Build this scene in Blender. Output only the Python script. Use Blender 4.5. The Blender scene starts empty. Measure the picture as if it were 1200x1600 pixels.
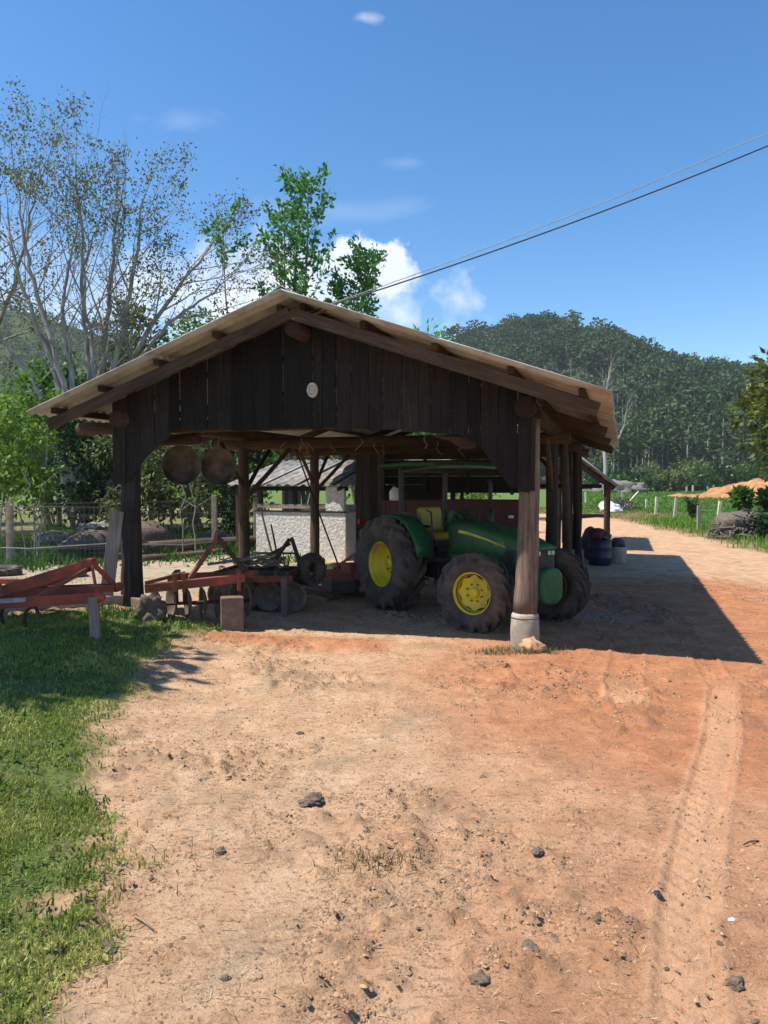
import bpy, math, random
import numpy as np
from mathutils import Vector, Matrix, Euler

SC = bpy.context.scene
COL = SC.collection
R = math.radians

# ------------------------------------------------------------ camera, sky, sun, exposure
cam_d = bpy.data.cameras.new('camera')
cam = bpy.data.objects.new('camera', cam_d); COL.objects.link(cam)
cam_d.sensor_fit = 'VERTICAL'; cam_d.sensor_height = 36.0; cam_d.lens = 36.0 * 1164 / 1600
cam_d.clip_start = 0.05; cam_d.clip_end = 3000
EYE = 2.1
cam.location = (0, 0, EYE)
cam.rotation_euler = (R(90 - 2.36), 0, 0)
SC.camera = cam

SUN_TRAVEL = Vector((1.86, 0.30, -3.03)).normalized()
SUN_EL = math.asin(-SUN_TRAVEL.z)
SUN_AZ = math.atan2(-SUN_TRAVEL.x, -SUN_TRAVEL.y)     # clockwise from +Y
sl = bpy.data.lights.new('sun', 'SUN'); sl.energy = 5.0; sl.angle = R(0.53); sl.color = (1.0, 0.95, 0.86)
so = bpy.data.objects.new('sun', sl); COL.objects.link(so)
so.rotation_euler = SUN_TRAVEL.to_track_quat('-Z', 'Y').to_euler(); so.location = (-20, -5, 40)

W = bpy.data.worlds.new('World'); SC.world = W; W.use_nodes = True
wn, wl = W.node_tree.nodes, W.node_tree.links
wn.clear()
w_out = wn.new('ShaderNodeOutputWorld'); w_bg = wn.new('ShaderNodeBackground')
w_bg.inputs['Strength'].default_value = 0.135
sky = wn.new('ShaderNodeTexSky'); sky.sky_type = 'NISHITA'; sky.sun_disc = False
sky.sun_elevation = SUN_EL; sky.sun_rotation = SUN_AZ % (2 * math.pi)
sky.air_density = 1.0; sky.dust_density = 0.3; sky.ozone_density = 3.0; sky.altitude = 100
tc = wn.new('ShaderNodeTexCoord'); sep = wn.new('ShaderNodeSeparateXYZ')
wl.new(tc.outputs['Generated'], sep.inputs[0])

def wmath(op, a, b=None, clamp=False):
    n = wn.new('ShaderNodeMath'); n.operation = op; n.use_clamp = clamp
    for i, v in enumerate((a, b)):
        if v is None: continue
        if isinstance(v, (int, float)): n.inputs[i].default_value = v
        else: wl.new(v, n.inputs[i])
    return n.outputs[0]

# clouds stand at fixed directions of the sky (u = east/north, v = up/north)
yy = wmath('MAXIMUM', sep.outputs['Y'], 0.05)
cu = wmath('DIVIDE', sep.outputs['X'], yy); cv = wmath('DIVIDE', sep.outputs['Z'], yy)
north = wmath('GREATER_THAN', sep.outputs['Y'], 0.06)
comb = wn.new('ShaderNodeCombineXYZ'); wl.new(cu, comb.inputs[0]); wl.new(cv, comb.inputs[1])
nz = wn.new('ShaderNodeTexNoise'); nz.inputs['Scale'].default_value = 13; nz.inputs['Detail'].default_value = 9
nz.inputs['Roughness'].default_value = 0.58
wl.new(comb.outputs[0], nz.inputs['Vector'])
nz2 = wn.new('ShaderNodeTexNoise'); nz2.inputs['Scale'].default_value = 5; nz2.inputs['Detail'].default_value = 8
nz2.inputs['Roughness'].default_value = 0.62; nz2.inputs['Distortion'].default_value = 0.6
mp2 = wn.new('ShaderNodeMapping'); mp2.inputs['Scale'].default_value = (1.0, 2.2, 1); mp2.inputs['Rotation'].default_value = (0, 0, 0.25)
wl.new(comb.outputs[0], mp2.inputs[0]); wl.new(mp2.outputs[0], nz2.inputs['Vector'])

def blob(u0, v0, su, sv, soft, gain, rough=1.0, noise=None):
    a = wmath('DIVIDE', wmath('SUBTRACT', cu, u0), su); b = wmath('DIVIDE', wmath('SUBTRACT', cv, v0), sv)
    d = wmath('SQRT', wmath('ADD', wmath('MULTIPLY', a, a), wmath('MULTIPLY', b, b)))
    d = wmath('SUBTRACT', 1.0, d)
    n = wmath('MULTIPLY', wmath('SUBTRACT', (noise or nz).outputs['Fac'], 0.5), 3.2 * rough)
    m = wmath('DIVIDE', wmath('ADD', d, n), soft, True)
    return wmath('MULTIPLY', m, gain)
parts = [blob(-0.016, 0.283, 0.078, 0.046, 0.26, 0.74, .85), blob(-0.05, 0.245, 0.075, 0.05, 0.7, 0.6, .8), blob(0.035, 0.266, 0.026, 0.014, 0.8, 0.32, .8),
         blob(-0.16, 0.235, 0.26, 0.11, 0.9, 0.85, .8), blob(-0.42, 0.23, 0.30, 0.10, 1.2, 0.5, .8),
         blob(-0.028, 0.606, 0.026, 0.010, 1.2, 0.45, .9), blob(-0.26, 0.475, 0.06, 0.02, 1.9, 0.22, 1.4, nz2),
         blob(0.03, 0.42, 0.04, 0.014, 1.8, 0.22, 1.0, nz2), blob(-0.06, 0.36, 0.10, 0.02, 1.8, 0.22, 1.2, nz2)]
acc = parts[0]
for p_ in parts[1:]: acc = wmath('MAXIMUM', acc, p_)
acc = wmath('MULTIPLY', acc, north)
hs = wn.new('ShaderNodeHueSaturation'); hs.inputs['Saturation'].default_value = 1.27
hs.inputs['Value'].default_value = 1.0
wl.new(sky.outputs[0], hs.inputs['Color'])
mixw = wn.new('ShaderNodeMix'); mixw.data_type = 'RGBA'
wl.new(acc, mixw.inputs['Factor']); wl.new(hs.outputs[0], mixw.inputs[6])
mixw.inputs[7].default_value = (6.2, 6.35, 6.6, 1)
wl.new(mixw.outputs[2], w_bg.inputs['Color']); wl.new(w_bg.outputs[0], w_out.inputs[0])

SC.view_settings.view_transform = 'Standard'; SC.view_settings.look = 'None'
SC.view_settings.gamma = 1.0; SC.view_settings.exposure = 0.52
SC.view_settings.use_curve_mapping = False
SC.render.engine = 'CYCLES'
SC.cycles.max_bounces = 7; SC.cycles.diffuse_bounces = 4; SC.cycles.glossy_bounces = 3
SC.cycles.transmission_bounces = 4; SC.cycles.transparent_max_bounces = 6
SC.cycles.use_denoising = True

# ------------------------------------------------------------ numpy noise
def _hash(ix, iy, seed):
    h = (ix.astype(np.int64) * 374761393 + iy.astype(np.int64) * 668265263 + seed * 982451653) & 0xFFFFFFFF
    h = ((h ^ (h >> 13)) * 1274126177) & 0xFFFFFFFF
    h = (h ^ (h >> 16)) & 0xFFFFFFFF
    return h / 4294967295.0
def vnoise(x, y, seed=0):
    x = np.asarray(x, float); y = np.asarray(y, float)
    ix = np.floor(x); iy = np.floor(y); fx = x - ix; fy = y - iy
    fx = fx * fx * (3 - 2 * fx); fy = fy * fy * (3 - 2 * fy)
    a = _hash(ix, iy, seed); b = _hash(ix + 1, iy, seed); c = _hash(ix, iy + 1, seed); d = _hash(ix + 1, iy + 1, seed)
    return (a * (1 - fx) + b * fx) * (1 - fy) + (c * (1 - fx) + d * fx) * fy
def fbm(x, y, seed=0, oct=4, gain=.5):
    s = 0; amp = 1; tot = 0; f = 1.0
    for k in range(oct):
        s = s + amp * vnoise(np.asarray(x) * f + 17.3 * k, np.asarray(y) * f - 9.1 * k, seed + k)
        tot += amp; amp *= gain; f *= 2.03
    return s / tot
def sm(a, b, x):
    t = np.clip((np.asarray(x, float) - a) / (b - a), 0, 1); return t * t * (3 - 2 * t)

# ------------------------------------------------------------ ground height
def G(X, Y):
    X = np.asarray(X, float); Y = np.asarray(Y, float)
    a = sm(-1.7, -4.4, X)
    z = 0.30 * a * (1 - 0.45 * sm(11.5, 17, Y))
    # grassy bank with a cut face at the far right of the pasture
    d = np.sqrt(((X - 82) / 27) ** 2 + ((Y - 128) / 22) ** 2)
    z = z + 2.2 * sm(1.0, .25, d)
    z = z + 0.5 * sm(12, 22, X) * sm(24, 34, Y) * (1 - sm(60, 90, Y)) * 0
    return z
def g(x, y): return float(G(x, y))
def px(x, y, z=None):
    """a point of the ground plane z seen at photograph pixel (x, y), used to lay out the plan"""
    z = 0.0 if z is None else z
    u = (x - 600) / 1164; v = (752 - y) / 1164
    Yd = (z - EYE) / v
    return (u * Yd, Yd)

# ------------------------------------------------------------ tags and mesh helpers
def tag(o, label=None, cat=None, group=None, kind=None):
    if label: o['label'] = label
    if cat: o['category'] = cat
    if group: o['group'] = group
    if kind: o['kind'] = kind
    return o
def empty(name, loc=(0, 0, 0), rz=0, label=None, cat=None, group=None):
    o = bpy.data.objects.new(name, None); COL.objects.link(o)
    o.location = loc; o.rotation_euler = (0, 0, rz); o.empty_display_size = .2
    return tag(o, label, cat, group)
def link(name, me, parent=None, loc=None, rot=None):
    o = bpy.data.objects.new(name, me); COL.objects.link(o)
    if parent is not None: o.parent = parent
    if loc is not None: o.location = loc
    if rot is not None: o.rotation_euler = rot
    return o

class MB:
    def __init__(s): s.v = []; s.f = []; s.sm = []
    def add(s, vs, fs, smooth=False):
        b = len(s.v); s.v.extend([tuple(v) for v in vs])
        for f in fs: s.f.append([b + i for i in f]); s.sm.append(smooth)
        return s
    def box(s, c, size, rot=None, taper=None):
        x, y, z = (a / 2 for a in size); c = Vector(c)
        M = Euler(rot).to_matrix() if rot is not None else None
        vs = []
        for dz in (-z, z):
            k = 1 if (taper is None or dz < 0) else taper
            for dx, dy in ((-x, -y), (x, -y), (x, y), (-x, y)):
                p = Vector((dx * k, dy * k, dz)); vs.append(c + (M @ p if M else p))
        return s.add(vs, [(3, 2, 1, 0), (4, 5, 6, 7), (0, 1, 5, 4), (1, 2, 6, 5), (2, 3, 7, 6), (3, 0, 4, 7)])
    def bar(s, p, q, w, h, up=(0, 0, 1), w2=None, h2=None):
        p = Vector(p); q = Vector(q); d = (q - p).normalized(); up = Vector(up)
        if abs(d.dot(up)) > .98: up = Vector((0, 1, 0))
        sx = d.cross(up).normalized(); sz = sx.cross(d)
        vs = []
        for o, ww, hh in ((p, w, h), (q, w2 or w, h2 or h)):
            for a, b in ((-1, -1), (1, -1), (1, 1), (-1, 1)): vs.append(o + sx * (a * ww / 2) + sz * (b * hh / 2))
        return s.add(vs, [(3, 2, 1, 0), (4, 5, 6, 7), (0, 1, 5, 4), (1, 2, 6, 5), (2, 3, 7, 6), (3, 0, 4, 7)])
    def tube(s, pts, rad, n=8, caps=True, smooth=True, wob=0, rng=None):
        pts = [Vector(p) for p in pts]
        if isinstance(rad, (int, float)): rad = [rad] * len(pts)
        vs = []; u = None
        for i, p in enumerate(pts):
            d = (pts[min(i + 1, len(pts) - 1)] - pts[max(i - 1, 0)])
            d = d.normalized() if d.length > 1e-9 else Vector((0, 0, 1))
            if u is None:
                u = d.orthogonal().normalized()
            else:
                u = (u - d * u.dot(d)); u = u.normalized() if u.length > 1e-6 else d.orthogonal().normalized()
            w = d.cross(u)
            for k in range(n):
                a = 2 * math.pi * k / n
                r = rad[i] * (1 + (rng.uniform(-wob, wob) if wob else 0))
                vs.append(p + (u * math.cos(a) + w * math.sin(a)) * r)
        fs = []
        for i in range(len(pts) - 1):
            for k in range(n):
                k2 = (k + 1) % n
                fs.append((i * n + k, i * n + k2, (i + 1) * n + k2, (i + 1) * n + k))
        s.add(vs, fs, smooth)
        if caps:
            b = len(s.v) - len(vs)
            s.f.append([b + k for k in range(n)][::-1]); s.sm.append(False)
            s.f.append([b + (len(pts) - 1) * n + k for k in range(n)]); s.sm.append(False)
        return s
    def lathe(s, prof, n=24, axis='z', c=(0, 0, 0), smooth=True, closed=False):
        """prof: list of (radius, along)"""
        c = Vector(c); vs = []
        for r, h in prof:
            for k in range(n):
                a = 2 * math.pi * k / n; x, y = r * math.cos(a), r * math.sin(a)
                vs.append(c + Vector({'z': (x, y, h), 'y': (x, h, -y), 'x': (h, x, y)}[axis]))
        fs = []; m = len(prof)
        for i in range(m if closed else m - 1):
            j = (i + 1) % m
            for k in range(n):
                k2 = (k + 1) % n
                fs.append((i * n + k, i * n + k2, j * n + k2, j * n + k))
        return s.add(vs, fs, smooth)
    def disc(s, c, r, axis='y', sgn=1, n=24):
        vs = []
        for k in range(n):
            a = 2 * math.pi * k / n * sgn; x, y = r * math.cos(a), r * math.sin(a)
            vs.append(Vector(c) + Vector({'z': (x, y, 0), 'y': (x, 0, -y), 'x': (0, x, y)}[axis]))
        return s.add(vs, [tuple(range(n))])
    def prism(s, poly, a, b, plane='xz'):
        """extrude polygon (in plane) from a to b along the third axis"""
        def P(p, t): return {'xz': (p[0], t, p[1]), 'xy': (p[0], p[1], t), 'yz': (t, p[0], p[1])}[plane]
        n = len(poly); vs = [P(p, a) for p in poly] + [P(p, b) for p in poly]
        fs = [tuple(range(n)), tuple(range(2 * n - 1, n - 1, -1))]
        fs += [(i, i + n, (i + 1) % n + n, (i + 1) % n) for i in range(n)]
        return s.add(vs, fs)
    def loft(s, rings, caps=True, smooth=True):
        n = len(rings[0]); vs = [p for r in rings for p in r]
        fs = [(i * n + k, i * n + (k + 1) % n, (i + 1) * n + (k + 1) % n, (i + 1) * n + k) for i in range(len(rings) - 1) for k in range(n)]
        s.add(vs, fs, smooth)
        if caps:
            b = len(s.v) - len(vs)
            s.f.append([b + k for k in range(n)][::-1]); s.sm.append(False)
            s.f.append([b + (len(rings) - 1) * n + k for k in range(n)]); s.sm.append(False)
        return s
    def mesh(s, name, mat, fix=True):
        me = bpy.data.meshes.new(name); me.from_pydata(s.v, [], s.f)
        me.polygons.foreach_set('use_smooth', s.sm)
        if fix:
            import bmesh
            bm = bmesh.new(); bm.from_mesh(me); bmesh.ops.recalc_face_normals(bm, faces=bm.faces); bm.to_mesh(me); bm.free()
        me.materials.append(mat); me.update()
        return me
    def build(s, name, mat, parent=None, bevel=0, loc=None, rot=None, label=None):
        o = link(name, s.mesh(name, mat), parent, loc, rot)
        if bevel:
            m = o.modifiers.new('edge', 'BEVEL'); m.width = bevel; m.segments = 2; m.limit_method = 'ANGLE'; m.angle_limit = R(40)
        if label: o['label'] = label
        return o

def np_mesh(name, V, F, mat, smooth=False, attrs=None):
    """V (n,3), F (m,k) all faces the same size"""
    me = bpy.data.meshes.new(name); V = np.asarray(V, np.float32); F = np.asarray(F, np.int32)
    m, k = F.shape
    me.vertices.add(len(V)); me.vertices.foreach_set('co', V.ravel())
    me.loops.add(m * k); me.loops.foreach_set('vertex_index', F.ravel())
    me.polygons.add(m); me.polygons.foreach_set('loop_start', np.arange(0, m * k, k, dtype=np.int32))
    try: me.polygons.foreach_set('loop_total', np.full(m, k, np.int32))
    except Exception: pass
    if smooth: me.polygons.foreach_set('use_smooth', np.ones(m, bool))
    for nm, arr in (attrs or {}).items():
        at = me.attributes.new(nm, 'FLOAT', 'POINT'); at.data.foreach_set('value', np.asarray(arr, np.float32))
    me.materials.append(mat) if mat else None
    me.update(calc_edges=True)
    return me

def copy_tree(o, parent=None):
    c = o.copy(); COL.objects.link(c)
    if parent is not None: c.parent = parent
    for ch in list(o.children): copy_tree(ch, c)
    return c

# ------------------------------------------------------------ materials
class NT:
    def __init__(s, name):
        s.m = bpy.data.materials.new(name); s.m.use_nodes = True
        s.n = s.m.node_tree.nodes; s.l = s.m.node_tree.links; s.n.clear()
        s.out = s.n.new('ShaderNodeOutputMaterial'); s.b = s.n.new('ShaderNodeBsdfPrincipled')
        s.l.new(s.b.outputs[0], s.out.inputs[0])
        s.tc = s.n.new('ShaderNodeTexCoord')
    def set(s, sock, v):
        if v is None: return
        if hasattr(v, 'is_output'): s.l.new(v, sock)
        else: sock.default_value = v
    def math(s, op, a, b=None, clamp=False):
        n = s.n.new('ShaderNodeMath'); n.operation = op; n.use_clamp = clamp
        s.set(n.inputs[0], a); s.set(n.inputs[1], b); return n.outputs[0]
    def vec(s, scale=(1, 1, 1), rand=True, src='Object'):
        v = s.tc.outputs[src]
        if rand:
            oi = s.n.new('ShaderNodeObjectInfo'); ad = s.n.new('ShaderNodeVectorMath'); ad.operation = 'ADD'
            mu = s.n.new('ShaderNodeVectorMath'); mu.operation = 'SCALE'; mu.inputs[0].default_value = (31.7, 57.1, 43.3)
            s.l.new(oi.outputs['Random'], mu.inputs['Scale']); s.l.new(v, ad.inputs[0]); s.l.new(mu.outputs[0], ad.inputs[1]); v = ad.outputs[0]
        mp = s.n.new('ShaderNodeMapping'); mp.inputs['Scale'].default_value = scale; s.l.new(v, mp.inputs[0]); return mp.outputs[0]
    def noise(s, vec, scale, detail=6, rough=.6, dist=0):
        n = s.n.new('ShaderNodeTexNoise'); n.inputs['Scale'].default_value = scale; n.inputs['Detail'].default_value = detail
        n.inputs['Roughness'].default_value = rough; n.inputs['Distortion'].default_value = dist
        s.l.new(vec, n.inputs['Vector']); return n.outputs['Fac']
    def ramp(s, f, stops):
        n = s.n.new('ShaderNodeValToRGB'); e = n.color_ramp.elements
        while len(e) < len(stops): e.new(.5)
        for i, (p, c) in enumerate(stops):
            e[i].position = p; e[i].color = (c, c, c, 1) if isinstance(c, (int, float)) else (*c, 1)
        s.set(n.inputs[0], f); return n.outputs[0]
    def mix(s, f, a, b):
        n = s.n.new('ShaderNodeMix'); n.data_type = 'RGBA'; s.set(n.inputs[0], f)
        for i, v in ((6, a), (7, b)):
            if isinstance(v, tuple): v = (*v, 1) if len(v) == 3 else v
            s.set(n.inputs[i], v)
        return n.outputs[2]
    def attr(s, name):
        n = s.n.new('ShaderNodeAttribute'); n.attribute_name = name; return n.outputs['Fac']
    def bump(s, h, dist=.01, strength=1.0, prev=None):
        n = s.n.new('ShaderNodeBump'); n.inputs['Distance'].default_value = dist; n.inputs['Strength'].default_value = strength
        s.l.new(h, n.inputs['Height'])
        if prev is not None: s.l.new(prev, n.inputs['Normal'])
        s.l.new(n.outputs[0], s.b.inputs['Normal']); return n.outputs[0]
    def fin(s, col, rough=.8, metal=0, spec=None):
        s.set(s.b.inputs['Base Color'], (*col, 1) if isinstance(col, tuple) and len(col) == 3 else col)
        s.set(s.b.inputs['Roughness'], rough); s.set(s.b.inputs['Metallic'], metal)
        if spec is not None: s.b.inputs['Specular IOR Level'].default_value = spec
        return s.m

def simple(name, c1, c2=None, scale=6, rough=.7, metal=0, bump=.003, stretch=(1, 1, 1), spec=None, contrast=(.35, .65), bscale=None, dirt=None, dirt_amt=.5, src='Object'):
    t = NT(name); v = t.vec(stretch, src=src)
    f = t.noise(v, scale, 8, .62)
    col = t.ramp(f, [(contrast[0], c1), (contrast[1], c2 or tuple(x * .6 for x in c1))])
    if dirt:
        d = t.noise(t.vec((1, 1, 1), src=src), 2.7, 9, .7); dm = t.ramp(d, [(.62 - dirt_amt * .35, 0.0), (.80 - dirt_amt * .25, 1.0)])
        col = t.mix(dm, col, dirt); rr = t.mix(dm, (rough,) * 3, (.9,) * 3)
    else: rr = rough
    if bump:
        h = t.noise(v, bscale or scale * 4, 6, .65); t.bump(h, bump)
    return t.fin(col, rr, metal, spec)

def wood(name, dark, light, grain=(14, 14, .7), rough=.85, bump=.004, light_amt=.5, spec=.25):
    t = NT(name); v = t.vec(grain)
    f = t.noise(v, 3.0, 9, .68, .4)
    col = t.ramp(f, [(.34, dark), (.34 + .5 * light_amt + .08, light)])
    big = t.noise(t.vec((1, 1, 1)), 1.7, 4, .6)
    col = t.mix(t.ramp(big, [(.35, 0.0), (.75, .55)]), col, tuple(x * .45 for x in dark))
    oi = t.n.new('ShaderNodeObjectInfo'); hv = t.n.new('ShaderNodeHueSaturation')
    t.l.new(col, hv.inputs['Color']); vv = t.math('ADD', t.math('MULTIPLY', oi.outputs['Random'], 1.1), .45); t.l.new(vv, hv.inputs['Value'])
    t.bump(t.noise(v, 5.0, 8, .7), bump)
    return t.fin(hv.outputs[0], rough, 0, spec)

def leafmat(name, c1, c2, trans=.35, rough=.55):
    t = NT(name)
    a = t.attr('tint'); oi = t.n.new('ShaderNodeObjectInfo')
    col = t.mix(a, c1, c2)
    hv = t.n.new('ShaderNodeHueSaturation'); t.l.new(col, hv.inputs['Color'])
    t.l.new(t.math('ADD', t.math('MULTIPLY', oi.outputs['Random'], .3), .85), hv.inputs['Value']); col = hv.outputs[0]
    t.fin(col, rough, 0, .3)
    tr = t.n.new('ShaderNodeBsdfTranslucent'); t.l.new(col, tr.inputs[0])
    mx = t.n.new('ShaderNodeMixShader'); mx.inputs[0].default_value = trans
    t.l.new(t.b.outputs[0], mx.inputs[1]); t.l.new(tr.outputs[0], mx.inputs[2]); t.l.new(mx.outputs[0], t.out.inputs[0])
    return t.m

M = {}
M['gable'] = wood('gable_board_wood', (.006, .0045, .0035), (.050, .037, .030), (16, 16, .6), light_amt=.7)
M['log'] = wood('old_log_wood', (.027, .016, .011), (.095, .058, .037), (12, 12, .5), bump=.008)
M['log_h'] = wood('beam_log_wood', (.025, .013, .008), (.095, .05, .029), (12, .5, 12), bump=.006)
M['log_x'] = wood('tie_log_wood', (.027, .014, .008), (.10, .052, .03), (.5, 12, 12), bump=.006)
M['dark_post'] = wood('dark_post_wood', (.018, .014, .012), (.06, .045, .038), (12, 12, .5), bump=.008)
M['pale_post'] = wood('weathered_post_wood', (.085, .058, .042), (.27, .195, .145), (11, 11, .45), bump=.010)
M['rafter'] = wood('rafter_wood', (.030, .018, .012), (.115, .070, .046), (.6, 12, 12))
M['plank'] = wood('grey_plank_wood', (.14, .10, .08), (.34, .27, .22), (14, 14, .6))
M['inner_plank'] = wood('inner_plank_wood', (.014, .009, .006), (.042, .028, .017), (.6, 14, 14))
M['fence_post'] = wood('pale_fence_wood', (.42, .36, .27), (.72, .65, .52), (10, 10, 1))
M['sheet'] = simple('fibre_cement', (.50, .485, .46), (.34, .325, .30), 2.2, .9, bump=.002, stretch=(1, 1, 1), dirt=(.24, .19, .15), dirt_amt=.35)
M['old_sheet'] = simple('old_fibre_cement', (.42, .39, .35), (.25, .22, .20), 3, .9, bump=.003, dirt=(.12, .11, .09), dirt_amt=.6)
M['concrete'] = simple('concrete', (.42, .37, .30), (.25, .21, .16), 5, .9, bump=.004, dirt=(.30, .17, .09), dirt_amt=.35)
M['block'] = simple('dirty_concrete', (.29, .24, .19), (.15, .12, .095), 4, .95, bump=.008, dirt=(.16, .085, .045), dirt_amt=.7)
M['mossy'] = simple('mossy_concrete', (.26, .24, .15), (.13, .14, .06), 5, .95, bump=.006)
M['plaster'] = simple('roughcast_plaster', (.80, .77, .71), (.54, .51, .46), 11, .95, bump=.09, bscale=12, contrast=(.30, .62))
M['green'] = simple('green_paint', (.006, .125, .027), (.005, .085, .02), 3, .42, bump=0, dirt=(.05, .07, .035), dirt_amt=.5)
M['yellow'] = simple('yellow_paint', (.68, .52, .012), (.60, .45, .012), 3, .42, bump=0, dirt=(.32, .21, .06), dirt_amt=.42)
M['black'] = simple('black_metal', (.014, .014, .014), (.03, .028, .025), 5, .6, bump=.001, dirt=(.09, .065, .045), dirt_amt=.2)
M['rubber'] = simple('dusty_rubber', (.035, .031, .028), (.075, .06, .048), 5, .85, bump=.002, dirt=(.16, .115, .08), dirt_amt=.4)
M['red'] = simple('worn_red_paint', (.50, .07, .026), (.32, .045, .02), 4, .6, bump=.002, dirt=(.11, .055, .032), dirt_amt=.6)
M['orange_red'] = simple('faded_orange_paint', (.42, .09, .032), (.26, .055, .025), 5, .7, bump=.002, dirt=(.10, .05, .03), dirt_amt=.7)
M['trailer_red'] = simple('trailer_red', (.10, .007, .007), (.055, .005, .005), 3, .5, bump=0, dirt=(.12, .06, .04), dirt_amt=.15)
M['rust'] = simple('rust', (.12, .055, .03), (.055, .03, .02), 9, .9, bump=.004, metal=.2)
M['steel'] = simple('worn_steel', (.30, .28, .26), (.14, .11, .09), 7, .55, metal=.7, bump=.001)
M['pan'] = simple('sooty_iron', (.15, .12, .10), (.025, .019, .015), 3, .8, bump=.004, metal=.1)
M['white'] = simple('white_plastic', (.78, .77, .74), (.68, .66, .62), 4, .55, bump=0)
M['tarp'] = simple('white_sack', (.80, .80, .79), (.66, .66, .66), 3, .6, bump=.004)
M['blue'] = simple('blue_plastic', (.008, .014, .065), (.006, .01, .04), 4, .45, bump=0)
M['bag'] = simple('dark_bag', (.02, .02, .025), (.05, .045, .05), 4, .4, bump=.01, bscale=9)
M['redbag'] = simple('red_cloth', (.16, .02, .025), (.09, .015, .02), 4, .8, bump=.01, bscale=9)
M['rock'] = simple('field_stone', (.24, .21, .18), (.11, .095, .08), 4, .95, bump=.02, bscale=9)
M['brownrock'] = simple('brown_earth_rock', (.16, .115, .085), (.085, .062, .048), 3, .95, bump=.02, bscale=8)
M['clay'] = simple('orange_clay', (.55, .33, .19), (.42, .22, .12), 7, .95, bump=.01, bscale=15)
M['clod'] = simple('dried_manure', (.20, .14, .092), (.095, .065, .045), 30, .95, bump=.008, bscale=60)
M['wire'] = simple('galvanised_wire', (.26, .24, .21), (.16, .14, .12), 3, .6, metal=.3, bump=0)
M['cable'] = simple('cable_black', (.03, .03, .035), (.05, .05, .05), 3, .6, bump=0)
M['cable_grey'] = simple('cable_grey', (.35, .36, .38), (.28, .29, .3), 3, .6, bump=0)
M['rope'] = simple('old_rope', (.33, .23, .14), (.18, .12, .075), 20, .9, bump=.004)
M['bark_pale'] = simple('pale_bark', (.42, .38, .33), (.19, .165, .14), 4, .9, bump=.01, stretch=(1, 1, .35))
M['bark_grey'] = simple('grey_bark', (.19, .16, .135), (.075, .062, .05), 4, .9, bump=.01, stretch=(1, 1, .35))
M['bark_dead'] = simple('dead_bark', (.42, .38, .33), (.26, .23, .19), 4, .9, bump=.01, stretch=(1, 1, .35))
M['dead_brush'] = simple('dead_brush', (.17, .135, .11), (.08, .065, .055), 8, .95, bump=.01)
M['lf_bright'] = leafmat('leaves_bright', (.07, .17, .018), (.24, .36, .05))
M['lf_mid'] = leafmat('leaves_mid', (.035, .095, .018), (.12, .22, .04))
M['lf_dark'] = leafmat('leaves_dark', (.012, .036, .012), (.035, .085, .022), .25, .4)
M['lf_olive'] = leafmat('leaves_olive', (.07, .10, .025), (.20, .23, .07))
M['lf_sparse'] = leafmat('leaves_sparse', (.09, .105, .035), (.22, .22, .075), .3)
M['lf_emerald'] = leafmat('leaves_emerald', (.04, .16, .03), (.16, .40, .07), .42, .45)
M['lf_autumn'] = leafmat('leaves_autumn', (.04, .075, .016), (.20, .21, .035))
M['lf_forest'] = leafmat('leaves_forest', (.024, .05, .02), (.085, .125, .042), .2, .7)
M['lf_scrub'] = leafmat('leaves_scrub', (.06, .085, .04), (.17, .185, .09), .2, .8)
M['grass'] = leafmat('grass_blades', (.19, .27, .04), (.52, .52, .15), .3)
M['grass_far'] = leafmat('grass_verge', (.06, .16, .015), (.17, .29, .04), .3)
M['drygrass'] = leafmat('dry_grass', (.26, .19, .08), (.42, .33, .17), .2)
M['straw'] = leafmat('straw_bits', (.30, .22, .12), (.55, .44, .27), .1)
M['seat'] = simple('yellow_vinyl', (.42, .30, .015), (.33, .235, .015), 4, .5, bump=.001)
M['old_lamp'] = simple('yellowed_lamp_plastic', (.62, .58, .50), (.42, .38, .32), 9, .6, bump=0)
M['clods_pale'] = leafmat('pale_gravel', (.20, .16, .13), (.40, .34, .29), 0.0, .95)
M['lens'] = simple('lamp_glass', (.62, .62, .58), (.5, .5, .48), 4, .12, metal=.35, bump=0)
M['redlens'] = simple('red_lens', (.30, .012, .01), (.22, .01, .01), 4, .2, bump=0)
M['tarp_worn'] = simple('worn_white_plastic', (.45, .43, .40), (.26, .23, .20), 9, .7, bump=.001)
M['bag2'] = simple('grey_sack', (.13, .11, .095), (.07, .055, .05), 5, .8, bump=.012, bscale=9)
M['disc_steel'] = simple('earthy_disc_steel', (.20, .155, .12), (.09, .065, .05), 6, .7, metal=.35, bump=.002)
M['clay_board'] = wood('sunlit_board_wood', (.28, .17, .09), (.50, .34, .20), (.6, 12, 12))
M['weed'] = leafmat('weed_leaves', (.03, .085, .014), (.10, .20, .03), .3)
M['grass_dull'] = leafmat('dull_weeds', (.10, .095, .04), (.22, .19, .085), .2)
M['clods_tan'] = leafmat('loose_clods', (.17, .10, .055), (.46, .28, .16), 0.0, .95)
M['clods_dark'] = leafmat('manure_bits', (.095, .064, .042), (.21, .145, .095), 0.0, .95)

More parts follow.
